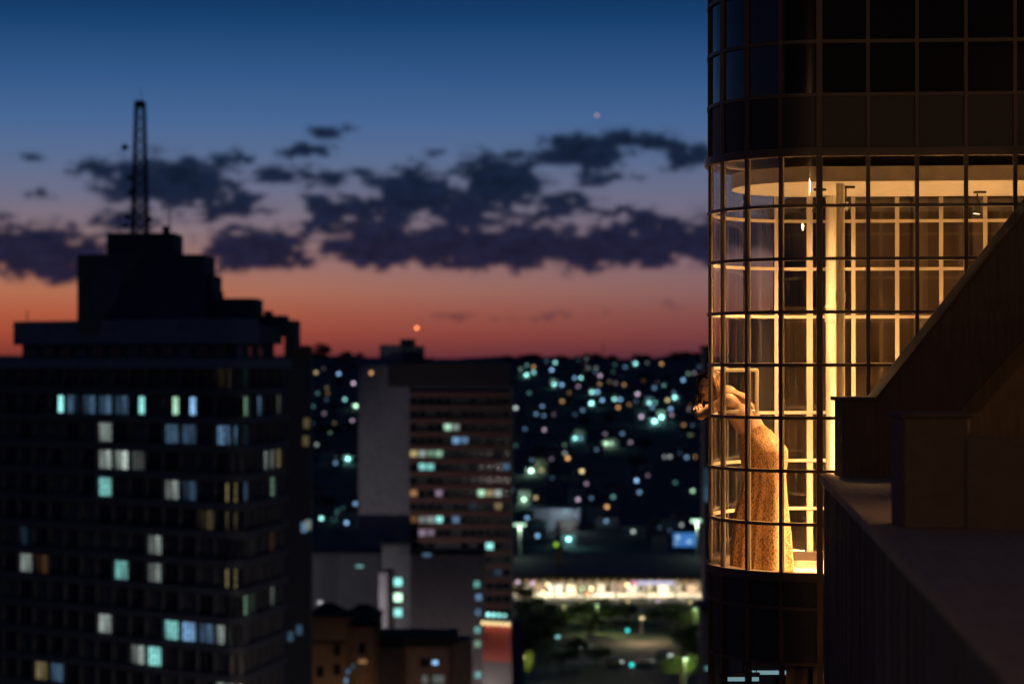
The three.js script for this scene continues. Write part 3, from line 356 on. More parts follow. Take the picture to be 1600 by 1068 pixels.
{
  const xs = [], ds = []; for (let i = -60; i <= 60; i++) { const t = i / 60; xs.push(Math.sign(t) * (Math.abs(t) * 600 + Math.pow(Math.abs(t), 5) * 30000)); }
  for (let d = -30000; d < -300; d += 7000) ds.push(d); for (let d = -300; d < 900; d += 100) ds.push(d); for (let d = 900; d < 3400; d += 40) ds.push(d); for (let d = 3400; d <= 42000; d = d * 1.35) ds.push(d);
  const p = [], ix = [], uv = []; ds.forEach((d, j) => xs.forEach((x, i) => { p.push(x, groundY(x, d), -d); uv.push(x / 40, d / 40); if (i && j) { const k = j * xs.length + i; ix.push(k, k - xs.length, k - 1, k - 1, k - xs.length, k - xs.length - 1); } }));
  const g = new THREE.BufferGeometry(); g.setAttribute('position', new THREE.Float32BufferAttribute(p, 3)); g.setAttribute('uv', new THREE.Float32BufferAttribute(uv, 2)); g.setIndex(ix); g.computeVertexNormals(); structure('ground', g, M(.05, .055, .05, .95, { map: grain }));
}
const asphalt = M(.05, .05, .052, .7, { map: grain }), paving = M(.30, .27, .23, .85, { map: grain });
const sheet = (name, x0, x1, d0, d1, y, m) => structure(name, uvBox(boxAt(x1 - x0, .02, d1 - d0, (x0 + x1) / 2, y, -(d0 + d1) / 2), .15), m);
sheet('road', -120, 160, 560, 634, .02, asphalt); sheet('plaza', 14, 46, 640, 712, .06, paving); sheet('forecourt', -4, 95, 768, 915, .05, M(.40, .36, .30, .85, { map: grain }));
for (let i = 0; i < 14; i++) structure('road_marking', boxAt(3, .012, .3, -30 + i * 8, .044, -598), M(.7, .7, .68, .7));
// colours of lamps and rooms
const HUE = { T: [.36, 1, .94], W: [.80, .95, .88], B: [.30, .60, 1], G: [.55, 1, .68], Y: [1, .78, .36], O: [1, .50, .20], P: [.85, .62, .85] };
const SAY = { T: 'teal white', W: 'white', B: 'pale blue', G: 'greenish white', Y: 'yellow', O: 'orange', P: 'pinkish' };
const roomLook = [0, 1, 2].map((v) => tex(64, (x, y) => { const c = v === 0 ? .62 + 1.0 * fbm(x * 5 + 3, y * .7, 3) : v === 1 ? .6 + .9 * fbm(x * 11 + 30, y * .5, 3) : .7 + .9 * fbm(x * 2.4 + 60, y * 2.4, 4); return clamp(c, .12, 1); }));
const glowCache = new Map();
const lit = (c, s, v) => { const k = c + s.toFixed(2) + v; if (!glowCache.has(k)) glowCache.set(k, glow(HUE[c], s, v === undefined ? {} : { emissiveMap: roomLook[v % 3] })); return glowCache.get(k); };
const nightGlass = new THREE.MeshPhysicalMaterial({ color: new THREE.Color().setRGB(.012, .014, .018), roughness: .12, ior: 1.6 });
const roomGlass = [0, 1, 2].map((i) => M(.08 + .07 * i, .075 + .058 * i, .07 + .04 * i, .5));
const paleW = M(.36, .33, .35, .9, { map: stain }), greyW = M(.34, .34, .37, .9, { map: stain }), grey2 = M(.21, .20, .195, .9, { map: stain }), brickB = M(.34, .155, .11, .9, { map: grain }), roofM = M(.025, .023, .022, .9, { map: grain }), darkM = M(.10, .10, .108, .85), frameM = M(.10, .10, .105, .6);

// ---------------------------------------------------------------- office tower with the mast
{
  const U1 = [-.786, -.618], U2 = [.171, -.985], C = [-27.9, -250];                    // (x, z)
  const b = thing('office_tower', 'tall dark office tower with stepped roof, lit windows and rounded corner', 'office tower', [C[0], 0, C[1]]);
  // plan: s < 0 along the long face, s > 0 along the short one, rounded corner between
  const RND = 3.2, along = (s, inset = 0) => { let x, z, nx, nz; const n1 = [.618, .786].map((v, i) => i ? v : -v), n2 = [.985, .171]; if (s <= -RND) { x = -s * U1[0]; z = -s * U1[1]; [nx, nz] = n1; } else if (s >= RND) { x = s * U2[0]; z = s * U2[1]; [nx, nz] = n2; } else { const t = (s + RND) / (2 * RND), a = [RND * U1[0], RND * U1[1]], c = [RND * U2[0], RND * U2[1]]; x = (1 - t) * (1 - t) * a[0] + t * t * c[0]; z = (1 - t) * (1 - t) * a[1] + t * t * c[1]; nx = lerp(n1[0], n2[0], t); nz = lerp(n1[1], n2[1], t); const l = Math.hypot(nx, nz); nx /= l; nz /= l; } return [x - nx * inset, z - nz * inset, nx, nz]; };
  const ring = (s0, s1, inset) => { const q = []; for (let s = s0; s < s1 - .01; s += s > -RND - .5 && s < RND ? .6 : Math.max(.6, Math.min(6, s < -RND ? -RND - s : s1 - s))) q.push(along(s, inset)); q.push(along(s1, inset)); return q; };
  const solid = (s0, s1, inset, y0, y1, back = 16) => { const sh = new THREE.Shape(), q = ring(s0, s1, inset); q.forEach(([x, z], i) => i ? sh.lineTo(x, -z) : sh.moveTo(x, -z)); const e = q[q.length - 1], f = q[0], D = s0 >= 0 ? [[e, U1, back * .6], [f, U1, back * .6]] : [[f, U2, s1]]; for (const [o, v, l] of D) sh.lineTo(o[0] + v[0] * l, -(o[1] + v[1] * l)); const g = new THREE.ExtrudeGeometry(sh, { depth: y1 - y0, bevelEnabled: false }); g.rotateX(-Math.PI / 2); g.translate(0, y0, 0); return uvBox(g, .12); };
  const top = EYE - .2, P = 2.98;
  mesh('core', solid(-52, 19, 1.0, 0, top - .5), darkM, b);
  mesh('lower_block', solid(-52, 19, .45, 0, top - 12.9 * P), grey2, b);
  for (let k = 0; k <= 12; k++) mesh('floor_band', solid(-52, 19, k ? .18 : -.25, top - k * P - (k ? .32 : .5), top - k * P + (k ? .36 : .55)), k ? grey2 : greyW, b);
  const slots = []; for (let i = 0; i < 16; i++) slots.push(-(2.0 + 2.6 * i + 1.3)); slots.push(-1.9, 0, 1.9); for (let i = 0; i < 6; i++) slots.push(2.0 + 2.6 * i + 1.3);
  slots[16] = -2.1; slots[17] = -.1; slots[18] = 1.9;
  const litAt = new Map(TOWER_LIT.map(([k, s, c, v]) => [k + ',' + s, [c, v]]));
  const fr = (w, h) => mergeGeometries([boxAt(w, .09, .1, 0, h / 2 - .045, 0), boxAt(w, .09, .1, 0, -h / 2 + .045, 0), boxAt(.09, h - .18, .1, -w / 2 + .045, 0, 0), boxAt(.09, h - .18, .1, w / 2 - .045, 0, 0), boxAt(.09, h - .18, .08, 0, 0, 0), boxAt(w - .18, .07, .07, 0, h * .2, 0), boxAt(.05, h - .18, .06, -w / 4, 0, 0), boxAt(.05, h - .18, .06, w / 4, 0, 0)]);
  const FG = { wide: fr(2.25, 2.1), slim: fr(1.5, 2.1) }, PG = { wide: box(2.1, 1.95, .04), slim: box(1.36, 1.95, .04) }, piers = { wide: box(.3, 2.3, .5) };
  for (let k = 0; k < 12; k++) slots.forEach((s, i) => {
    const [x, z, nx, nz] = along(s, .75), kind = i >= 16 && i <= 18 ? 'slim' : 'wide', y = top - k * P - P / 2, l = litAt.get(k + ',' + i);
    const f = mesh('window', FG[kind], frameM, b, [x, y, z]); f.rotation.y = Math.atan2(nx, nz);
    const narrow = l && (i === 10 || i === 5 || i === 3 || i === 2) && k === 1;
    const dim = () => rnd() < .5 ? nightGlass : roomGlass[Math.floor(rnd() * 3)];
    if (l && !narrow && kind === 'wide') { const q = rnd(), a = q < .3 ? .35 : q < .45 ? 1 : .8, e = q < .3 ? .95 : q < .45 ? .12 : .8; for (const [sx, m] of [[-1, a], [1, e]]) mesh('pane', box(1.04, 1.95, .04), lit(l[0], l[1] * m * (.85 + .35 * rnd()), (k + i + sx + 1) % 3), f, [sx * .53, 0, -.06]); }
    else mesh('pane', PG[kind], l && !narrow ? lit(l[0], l[1] * .95, (k + i) % 3) : dim(), f, [0, 0, -.06]);
    if (narrow) mesh('lit_gap', box(.85, 1.8, .03), lit(l[0], l[1] * 1.2), f, [.5, 0, -.02]);
    if (i < 15 || i > 18) { const q = along(s + (i > 18 ? 1.3 : -1.3), .7), m = mesh('pier', piers.wide, grey2, b, [q[0], y, q[1]]); m.rotation.y = Math.atan2(q[2], q[3]); }
  });
  // set-back top storey, parapet, penthouses
  mesh('top_storey', solid(-36, 17, 1.3, top + .55, top + 2.1), darkM, b);
  for (let i = 0; i < 15; i++) { const [x, z, nx, nz] = along(i < 12 ? -34 + 2.7 * i : 3 + 4 * (i - 12), 1.24), m = mesh('window', box(1.5, 1.1, .08), i % 3 ? nightGlass : roomGlass[2], b, [x, top + 1.3, z]); m.rotation.y = Math.atan2(nx, nz); }
  mesh('roof_parapet', solid(-36.6, 8, .5, top + 2.1, top + 4.75), greyW, b); mesh('roof_parapet', solid(8, 18.5, .8, top + 2.1, top + 4.2), grey2, b);
  const blk = (name, px0, px1, d, y0, y1, dep, m, t = .0) => { const x0 = (px0 - 800) / 3778 * d, x1 = (px1 - 800) / 3778 * d; return mesh(name, uvBox(boxAt(x1 - x0, y1 - y0, dep, (x0 + x1) / 2 - C[0], (y0 + y1) / 2, -d - dep / 2 - C[1]), .12), m, b); };
  blk('penthouse', 120, 318, 264, top + 3.6, EYE + 11.75, 10, darkM); blk('penthouse', 318, 331, 266, top + 3.6, EYE + 9.6, 9, darkM); blk('penthouse', 331, 334, 267, top + 3.6, EYE + 8, 9, darkM); blk('penthouse', 334, 399, 266, top + 3.5, EYE + 7, 8, M(.09, .09, .095, .9)); blk('penthouse', 399, 444, 270, top + 3, EYE + 5.2, 6, darkM); blk('penthouse', 412, 422, 269.5, EYE + 5.2, EYE + 5.7, 3, darkM); blk('penthouse', 444, 463, 268, top + 1.6, EYE + 4.6, 5, darkM);
  blk('penthouse', 166, 272, 266, EYE + 11.75, EYE + 14.2, 7, darkM); blk('roof_box', 253, 262, 267, EYE + 14.2, EYE + 15, 1.2, darkM); blk('pale_panel', 143, 187, 263.8, EYE + 5.2, EYE + 10.6, .2, M(.10, .10, .12, .8));
  const rod = (px, d, y0, y1, r) => mesh('aerial', cyl(r, r, y1 - y0, 8), darkM, b, [(px - 800) / 3778 * d - C[0], (y0 + y1) / 2, -d - C[1] - 1]);
  rod(183, 267, EYE + 14.2, EYE + 16.4, .06); rod(262.5, 268, EYE + 14.2, EYE + 17.3, .07); rod(39, 272, top + 4.7, top + 6, .06); rod(203, 267, EYE + 14.2, EYE + 16.2, .05);
  // lattice mast
  const ms = thing('radio_mast', 'tall lattice radio mast with dishes on the roof of the office tower', 'radio mast', [(218 - 800) / 3778 * 269, EYE + 14.2, -269]), H = 14.7, st = M(.05, .05, .055, .6, { metalness: .5 });
  const wAt = (y) => lerp(.82, .48, y / H), co = (i, y) => new THREE.Vector3((i === 0 || i === 3 ? -1 : 1) * wAt(y), y, (i < 2 ? 1 : -1) * wAt(y));
  for (let i = 0; i < 4; i++) mesh('leg', bar(co(i, 0), co(i, H), .19), st, ms);
  for (let k = 0; k < 12; k++) for (let i = 0; i < 4; i++) { const y = H * k / 12, y2 = H * (k + 1) / 12, j = (i + 1) % 4; mesh('brace', bar(co(i, y), co(j, y2), .1), st, ms); mesh('brace', bar(co(j, y), co(i, y2), .1), st, ms); mesh('strut', bar(co(i, y2), co(j, y2), .06), st, ms); }
  mesh('top_platform', box(.95, .7, .95), st, ms, [0, H - .2, 0]); mesh('whip_aerial', cyl(.02, .03, 1.5, 8), st, ms, [.1, H + .8, 0]);
  const dish = (x, y, r) => { const d = mesh('dish', new THREE.LatheGeometry([[0, -.12], [r * .6, -.06], [r, .08], [r * .95, .1], [0, .0]].map((a) => new THREE.Vector2(...a)), 20).rotateX(Math.PI / 2), st, ms, [x, y, .9]); mesh('dish_arm', bar(new THREE.Vector3(0, 0, -.05), new THREE.Vector3(-x + Math.sign(x) * .5, 0, -.4), .06), st, d); };
  dish(-1.55, 9.6, .36); dish(-1.0, 6.2, .28); dish(-1.25, 1.9, .34); dish(-1.5, .9, .3); dish(1.2, 1.6, .34); dish(.95, 3.6, .26); dish(.95, 8.0, .22); dish(-.95, 4.6, .26);
}
// dark slab behind the office tower
{
  const b = thing('slab_building', 'narrow dark building squeezed behind the rounded office tower, with brown parapet', 'building', [-26.6, 0, -300]);
  mesh('wall', uvBox(boxAt(3.2, 81.6, 3, 0, 40.8, -1.5), .1), darkM, b); mesh('parapet', uvBox(boxAt(3.3, 1.5, .4, 0, 81.3, .1), .1), M(.20, .12, .08, .9, { map: grain }), b);
  for (const [x, y, c, s] of [[1.1, 72.4, 'Y', .08], [1.0, 70.2, 'Y', .08], [.8, 59.5, 'B', .3], [1.3, 59.8, 'W', .2], [-.9, 46, 'B', .1], [.2, 46.8, 'B', .1]]) mesh('window', box(.7, 1.2, .06), lit(c, s), b, [x, y, .05]);
}
// ---------------------------------------------------------------- banded apartment tower and the houses at its foot
{
  const d = 550, X = (px) => (px - 800) / 3778 * d, Y = (py) => EYE + (565 - py) / 3778 * d;
  const b = thing('apartment_tower', 'apartment tower with brick red balcony bands and a blank pale end wall', 'apartment tower', [X(720), 0, -d]), ox = X(720);
  const put = (name, x0, x1, y0, y1, z, dep, m) => mesh(name, uvBox(boxAt(x1 - x0, y1 - y0, dep, (x0 + x1) / 2 - ox, (y0 + y1) / 2, z - dep / 2), .1), m, b);
  put('core', X(640), X(798), 0, Y(603), 0, 14, darkM); put('blank_wall', X(560), X(640), 0, Y(604), .5, 15, paleW); put('blank_wall', X(560), X(622), Y(604), Y(588), .4, 14, paleW); put('blank_wall', X(562), X(606), Y(588), Y(571), .3, 12, paleW);
  for (let i = 0; i < 8; i++) put('wall_joint', X(560), X(640), Y(640 + 41 * i) - .05, Y(640 + 41 * i) + .05, .53, .1, greyW);
  put('crown', X(606), X(796), Y(603), Y(568), .6, 12, M(.06, .045, .045, .9)); put('lift_house', X(592), X(626), Y(568), Y(538), -2, 6, greyW); put('lift_house', X(626), X(661), Y(568), Y(540), -2, 6, darkM); put('roof_tank', X(624), X(647), Y(542), Y(529), -3, 4, darkM);put('roof_tank', X(661), X(676), Y(568), Y(559), -3, 4, darkM);
  put('porch_lamp', X(578.5), X(581.5), Y(584.5), Y(580), .5, .3, lit('O', 1.6));
  const litW = new Map(); for (const [k, i, c, s] of [[2, 4, 'G', 1.3], [2, 5, 'W', .4], [3, 5, 'B', .8], [3, 6, 'B', .5], [4, 0, 'Y', .7], [4, 1, 'W', .5], [4, 2, 'G', .4], [4, 3, 'G', .7], [5, 1, 'T', 1.1], [5, 2, 'T', .9], [7, 0, 'O', .5], [7, 3, 'P', .4], [7, 9, 'Y', .5], [7, 8, 'G', 1.4], [7, 10, 'W', .6], [8, 10, 'Y', .3], [5, 11, 'B', .3], [9, 2, 'W', .4], [9, 3, 'T', 1.5], [9, 1, 'W', .3], [9, 0, 'O', .2], [9, 5, 'B', .4], [10, 1, 'P', .4], [10, 2, 'P', .3], [11, 9, 'T', 1.6], [8, 7, 'B', .05], [13, 10, 'B', .08], [12, 7, 'B', .07]]) litW.set(k + ',' + i, [c, s]);
  const fg = mergeGeometries([boxAt(1.75, .1, .1, 0, .75, 0), boxAt(1.75, .1, .1, 0, -.75, 0), boxAt(.1, 1.4, .1, -.82, 0, 0), boxAt(.1, 1.4, .1, .82, 0, 0)]), pg = box(1.6, 1.4, .05), wd = (X(798) - X(640)) / 12;
  for (let k = 0; k < 19; k++) {
    const yb = Y(615.5 + 20.6 * k);
    put('balcony_band', X(640), X(798), yb - .62, yb + .42, .9, 1.0, brickB);
    for (let i = 0; i < 12; i++) { const f = mesh('window', fg, frameM, b, [X(640) + wd * (i + .5) - ox, yb - 1.5, .06]), l = litW.get(k + ',' + i); mesh('pane', pg, l ? lit(l[0], l[1], (k + i) % 3) : rnd() < .8 ? nightGlass : roomGlass[0], f, [0, 0, -.03]); }
  }
  put('end_fin', X(798), X(801.5), 0, Y(605), 1, 14, grey2);
}
function block(name, label, px0, px1, pyTop, d, dep, m, roof = true) {
  const X = (px) => (px - 800) / 3778 * d, Y = (py) => EYE + (565 - py) / 3778 * d, w = X(px1) - X(px0), h = Y(pyTop), b = thing(name, label, 'building', [(X(px0) + X(px1)) / 2, 0, -d]);
  mesh('wall', uvBox(boxAt(w, h, dep, 0, h / 2, -dep / 2), .1), m, b);
  if (roof) mesh('roof_edge', uvBox(boxAt(w + .5, .6, dep + .5, 0, h + .3, -dep / 2), .1), roofM, b);
  b.userData.w = undefined; delete b.userData.w;
  const win = (px, py, c, s, ww = 1.7, hh = 1.7, z = .06) => { const f = mesh('window', mergeGeometries([boxAt(ww + .2, .12, .12, 0, hh / 2, 0), boxAt(ww + .2, .12, .12, 0, -hh / 2, 0), boxAt(.12, hh - .12, .12, -ww / 2, 0, 0), boxAt(.12, hh - .12, .12, ww / 2, 0, 0)]), frameM, b, [X(px) - b.position.x, Y(py), z]); mesh('pane', box(ww, hh, .05), c ? lit(c, s) : nightGlass, f, [0, 0, -.02]); };
  return { b, X, Y, win };
}
{
  let o = block('blank_walled_building', 'dark grey blank walled building at the foot of the banded tower', 641, 757, 866, 500, 10, M(.24, .225, .24, .9, { map: stain })); [[745, 912, 'T', .35], [748, 932, 'B', .35], [747, 956, 'B', .22], [746, 983, 'T', .35], [746, 1005, 'G', .3], [747, 1053, 'T', .4]].forEach(([x, y, c, s]) => o.win(x, y, c, s, 1.3, 1.4)); o.win(667, 866, 'B', .2, 1.8, .8, .3);
  o = block('stair_tower', 'narrow stair tower with three bright teal windows one above another', 597, 641, 852, 505, 8, M(.13, .13, .135, .9, { map: stain })); [[622, 908.5, 'T', 1.1], [622, 932.5, 'G', 2], [622, 956, 'T', 1]].forEach(([x, y, c, s]) => o.win(x, y, c, s, 1.75, 1.75)); mesh('flank_strip', uvBox(boxAt(1.8, 36, .5, 0, 18, 0), .1), paleW, o.b, [o.X(599) - o.b.position.x, 0, .2]);
  o = block('grey_house_block', 'plain grey block beside the pale tower wall with a dim teal lamp', 484, 596, 868, 530, 12, M(.035, .035, .042, .9, { map: stain })); mesh('wall_lamp', new RoundedBoxGeometry(1.6, .5, .3, 2, .1), lit('T', .35), o.b, [o.X(562) - o.b.position.x, o.Y(884), .2]);
  // tawny old house with hipped roofs
  const d = 440; o = block('tawny_house', 'old tawny plastered house with dark hipped roofs in warm street light', 484, 592, 962, d, 12, M(.36, .23, .13, .92, { map: stain }), false);
  const hip = (px0, px1, py0, py1, z0, z1, name = 'roof') => { const x0 = o.X(px0) - o.b.position.x - .5, x1 = o.X(px1) - o.b.position.x + .5, y0 = o.Y(py0), y1 = o.Y(py1), xm = (x0 + x1) / 2, p = [[x0, y0, z1], [x1, y0, z1], [x1, y0, z0], [x0, y0, z0], [xm - .8, y1, (z0 + z1) / 2], [xm + .8, y1, (z0 + z1) / 2]], f = [[0, 1, 5], [0, 5, 4], [1, 2, 5], [2, 3, 4], [2, 4, 5], [3, 0, 4], [0, 2, 1], [0, 3, 2]]; const g = new THREE.BufferGeometry(); g.setAttribute('position', new THREE.Float32BufferAttribute(f.flat().flatMap((i) => p[i]), 3)); g.computeVertexNormals(); mesh(name, uvBox(g, .2), roofM, o.b); };
  hip(484, 538, 962, 944, -9, 1); hip(540, 592, 962, 946, -9, 1); mesh('bay', uvBox(boxAt(3.6, 40, 2.2, 0, 20, 0), .1), M(.34, .21, .12, .92, { map: stain }), o.b, [o.X(570) - o.b.position.x, 0, 1.1].map((v, i) => i === 1 ? o.Y(975) - 40 : v)); hip(548, 590, 975, 962, 0, 3.2, 'bay_roof');
  mesh('string_course', box(8.5, .3, .3), roofM, o.b, [o.X(503) - o.b.position.x, o.Y(1003), .1]);
  [[527, 1015], [527, 1045], [567, 1010], [500, 1048]].forEach(([x, y]) => o.win(x, y, null, 0, 1.3, 2, x > 550 ? 2.26 : .06)); [[541, 1062, 'B', .4], [544, 1048, 'B', .2], [552, 1040, 'B', .12]].forEach(([x, y, c, s]) => o.win(x, y, c, s, .7, 1.0)); o.win(568, 1030, 'O', .25, 1.6, .9, 2.26);
  // the small house with the bright attic window
  o = block('pink_plaster_house', 'pinkish plastered house with a dark roof and one bright bluish window', 632, 702, 1006, 445, 10, M(.34, .24, .20, .92, { map: stain }), false); { const h2 = o; const g = boxAt(15.5, 1.6, 12, 0, 0, 0); mesh('roof', uvBox(g, .2), roofM, h2.b, [-2.2, o.Y(998), -5]); mesh('eave', box(8.6, .35, .8), M(.18, .11, .10, .9), h2.b, [0, o.Y(1010), .3]); mesh('wing', uvBox(boxAt(5.0, 34, 8, 0, 17, -4), .1), M(.18, .15, .14, .9, { map: stain }), h2.b, [o.X(613) - h2.b.position.x, o.Y(1012) - 34, -.4]); mesh('wing', uvBox(boxAt(4.2, 34, 8, 0, 17, -4), .1), M(.17, .15, .14, .9, { map: stain }), h2.b, [o.X(718) - h2.b.position.x, o.Y(1000) - 34, -.5]); }
  o.win(680, 1034, 'B', 1.4, 1.1, .8); o.win(664, 1035, null, 0, 1.6, 1.5); o.win(664, 1060, 'W', .1, 1.2, 1.6); o.win(685, 1060, 'W', .1, 2.2, 1.6);
  // red shop front with two rows of lamps
  { const d2 = 480, X = (px) => (px - 800) / 3778 * d2, Y = (py) => EYE + (565 - py) / 3778 * d2, s = thing('red_front_building', 'small red slatted shop front lit by a slanting row of round lamps', 'shop', [X(777), 0, -d2]); s.rotation.y = -.5;
    const red = M(.42, .085, .06, .7); mesh('wall', uvBox(boxAt(6.6, Y(968), 5, 0, Y(968) / 2, -2.6), .1), darkM, s); for (let i = 0; i < 12; i++) mesh('slat', box(.42, 7.4, .16), red, s, [-2.95 + i * .535, Y(1003), .06]);
    const ball = new THREE.SphereGeometry(.36, 14, 10); for (let i = 0; i < 4; i++) mesh('lamp_globe', ball, lit('T', 2.6 - .5 * i), s, [-1.9 + i * 1.25, Y(960), .3]); for (let i = 0; i < 6; i++) mesh('lamp_globe', ball, lit('Y', 1.8), s, [-3 + i * 1.15, Y(973), .5]);
    for (const x of [-1.7, 1.7]) { const l = new THREE.PointLight(new THREE.Color().setRGB(1, .72, .45), 5, 0, 2); l.position.set(x, Y(973) - .3, 1.1); l.castShadow = true; l.shadow.radius = 15; s.add(l); } }
  o = block('slim_building', 'slim grey building edge just beyond the rounded glass tower', 1099, 1118, 955, 300, 8, M(.2, .19, .18, .9, { map: stain })); o.win(1108, 1043, 'T', .25, 1.2, .6);
  o = block('dark_neighbour', 'dark upright building edge rising behind the leaning woman', 1101, 1120, 545, 420, 8, darkM); [[1104, 770, 'B', .12], [1104, 745, 'B', .06]].forEach(([x, y, c, s]) => o.win(x, y, c, s, 1, 3));
}
// ---------------------------------------------------------------- bus station, masts, trees, cars
{
  const st = thing('bus_station', 'long low bus station with dark flat roof and bright open hall', 'bus station', [40, 0, -822]), wide = 92;
  mesh('roof', uvBox(boxAt(wide, 1.1, 98, 6, 7.0, -49), .05), M(.035, .036, .045, .8, { map: grain }), st); mesh('fascia', uvBox(boxAt(wide + .3, 1.3, .5, 6, 6.2, .3), .1), M(.10, .075, .065, .8), st);
  for (let i = 0; i < 9; i++) for (const z of [-2, -16]) mesh('column', cyl(.35, .4, 6.2, 12), paleW, st, [-36 + i * 10.4, 3.1, z]);
  mesh('rear_wall', uvBox(boxAt(wide, 6.2, .4, 6, 3.1, -30), .1), M(.55, .48, .38, .8), st);
  const kio = [M(.6, .55, .5), M(.55, .4, .32), M(.4, .42, .45), M(.65, .6, .45), M(.3, .3, .26)]; for (let i = 0; i < 16; i++) mesh('kiosk', box(2 + 3 * rnd(), 2.4 + rnd(), 2.4), kio[i % 5], st, [-36 + i * 5.3 + rnd() * 2, 1.4, -8 - 16 * rnd()]);
  for (let i = 0; i < 4; i++) { const lp = mesh('light_panel', box(14, .12, 3), lit('Y', 1.6), st, [-28 + i * 20, 6.3, -8]); const a = new THREE.RectAreaLight(new THREE.Color().setRGB(1, .89, .66), 44, 14, 3); a.position.set(-28 + i * 20, 6.2, -8); a.rotation.x = -Math.PI / 2; st.add(a); }
  mesh('sign_band', box(13, 1.2, .2), glow([.75, .72, 1], .9), st, [8.5, 5.0, .7]); mesh('sign_band', box(2.2, 1.0, .22), glow([1, .35, .6], .9), st, [1.4, 5.0, .7]);
  const bead = new THREE.SphereGeometry(.32, 8, 6); for (let i = 0; i < 30; i++) mesh('edge_lamp', bead, lit(i % 3 ? 'O' : 'Y', .5 + .5 * rnd()), st, [-38 + i * 3.0, 5.75, .75]);
  // lamps strung along the front of the hall
  const ball = new THREE.SphereGeometry(.55, 12, 8); for (const [x, y, c, s] of [[-33, 4.6, 'P', .8], [-29.5, 1.6, 'Y', 1.6], [-28, 4, 'Y', 1.7], [-13, 2.6, 'Y', 2], [-14.5, .9, 'O', 1], [-1, 3.9, 'Y', 2], [28, 2.2, 'Y', 1.8], [28, 0.8, 'O', .8], [36, 3.6, 'Y', 1.6], [37.5, .9, 'O', .8], [-38, 4.9, 'P', .6]]) mesh('hall_lamp', ball, lit(c, s * 2.2), st, [x, y + .6, 3]);
}
function floodMast(label, x, d, h, c) {
  const m = thing('flood_mast', label, 'flood mast', [x, 0, -d]); mesh('pole', cyl(.35, .7, h, 14), M(.42, .45, .42, .6), m, [0, h / 2, 0]); mesh('ring', new THREE.TorusGeometry(1.5, .15, 8, 24).rotateX(Math.PI / 2), frameM, m, [0, h, 0]);
  for (let i = 0; i < 5; i++) mesh('flood_lamp', rbox(.9, .9, .7, .1), lit('G', c), m, [-1.7 + i * .85, h + .1, .9 - Math.abs(i - 2) * .3]);
  const l = new THREE.PointLight(new THREE.Color().setRGB(.75, 1, .72), 120, 0, 2); l.position.set(0, h - 1.2, 1.6); l.castShadow = true; l.shadow.radius = 40; m.add(l);
}
floodMast('tall flood mast with a greenish white head beside the banded tower', 2.9, 900, 19.3, 1.6); floodMast('tall flood mast with a greenish white head beside the glass tower', 69.2, 905, 20.4, 2.4);
// leaves spread through a crown of uneven clumps
function crownGeo(r, n, leaf) {
  const clumps = []; for (let i = 0; i < 13; i++) { const a = rnd() * 6.28, q = Math.sqrt(rnd()) * .62; clumps.push([Math.cos(a) * q * r, (rnd() - .35) * r * .85, Math.sin(a) * q * r, r * (.28 + .22 * rnd())]); }
  const p = []; for (let i = 0; i < n; i++) { const c = clumps[Math.floor(rnd() * 13)], v = new THREE.Vector3(rnd() - .5, rnd() - .5, rnd() - .5).normalize().multiplyScalar(c[3] * Math.cbrt(.35 + .65 * rnd())), o = [c[0] + v.x, c[1] + v.y, c[2] + v.z]; const a = new THREE.Vector3(rnd() - .5, rnd() - .5, rnd() - .5).normalize().multiplyScalar(leaf), e = new THREE.Vector3(rnd() - .5, rnd() - .5, rnd() - .5).normalize().multiplyScalar(leaf * .7); p.push(o[0] - a.x, o[1] - a.y, o[2] - a.z, o[0] + a.x, o[1] + a.y, o[2] + a.z, o[0] + e.x, o[1] + e.y, o[2] + e.z); }
  const g = new THREE.BufferGeometry(); g.setAttribute('position', new THREE.Float32BufferAttribute(p, 3)); g.computeVertexNormals(); return g;
}
const crowns = [crownGeo(1, 2600, .09), crownGeo(1, 2600, .085), crownGeo(1, 2200, .1)], leafM = [[.05, .085, .022], [.04, .065, .02], [.07, .11, .02]].map((c) => new THREE.MeshPhysicalMaterial({ color: new THREE.Color().setRGB(...c), roughness: .8, transmission: .25, thickness: 0, side: THREE.DoubleSide })), bark = M(.07, .05, .035, .95);  // lamplight partly put into colour: the brightest green goes to lit trees
const trunkG = (() => { const a = new THREE.CylinderGeometry(.045, .08, 1, 8).translate(0, .5, 0), q = [a]; for (let i = 0; i < 4; i++) { const t = i * 1.6; q.push(bar(new THREE.Vector3(0, .75, 0), new THREE.Vector3(.35 * Math.cos(t), 1.25, .35 * Math.sin(t)), .04)); } return mergeGeometries(q.map((g) => g.toNonIndexed())); })();
function tree(label, x, d, h, r, v, group, squash = .8) { const t = thing('tree', label, 'tree', [x, groundY(x, d), -d], group); const k = mesh('trunk', trunkG, bark, t); k.scale.set(h * .6, h * .55, h * .6); const c = mesh('crown', crowns[v % 3], leafM[v % 3], t, [0, h * (squash < .7 ? .4 : .68), 0]); c.scale.set(r, h * .42, r); c.rotation.y = v * 1.7; return t; }
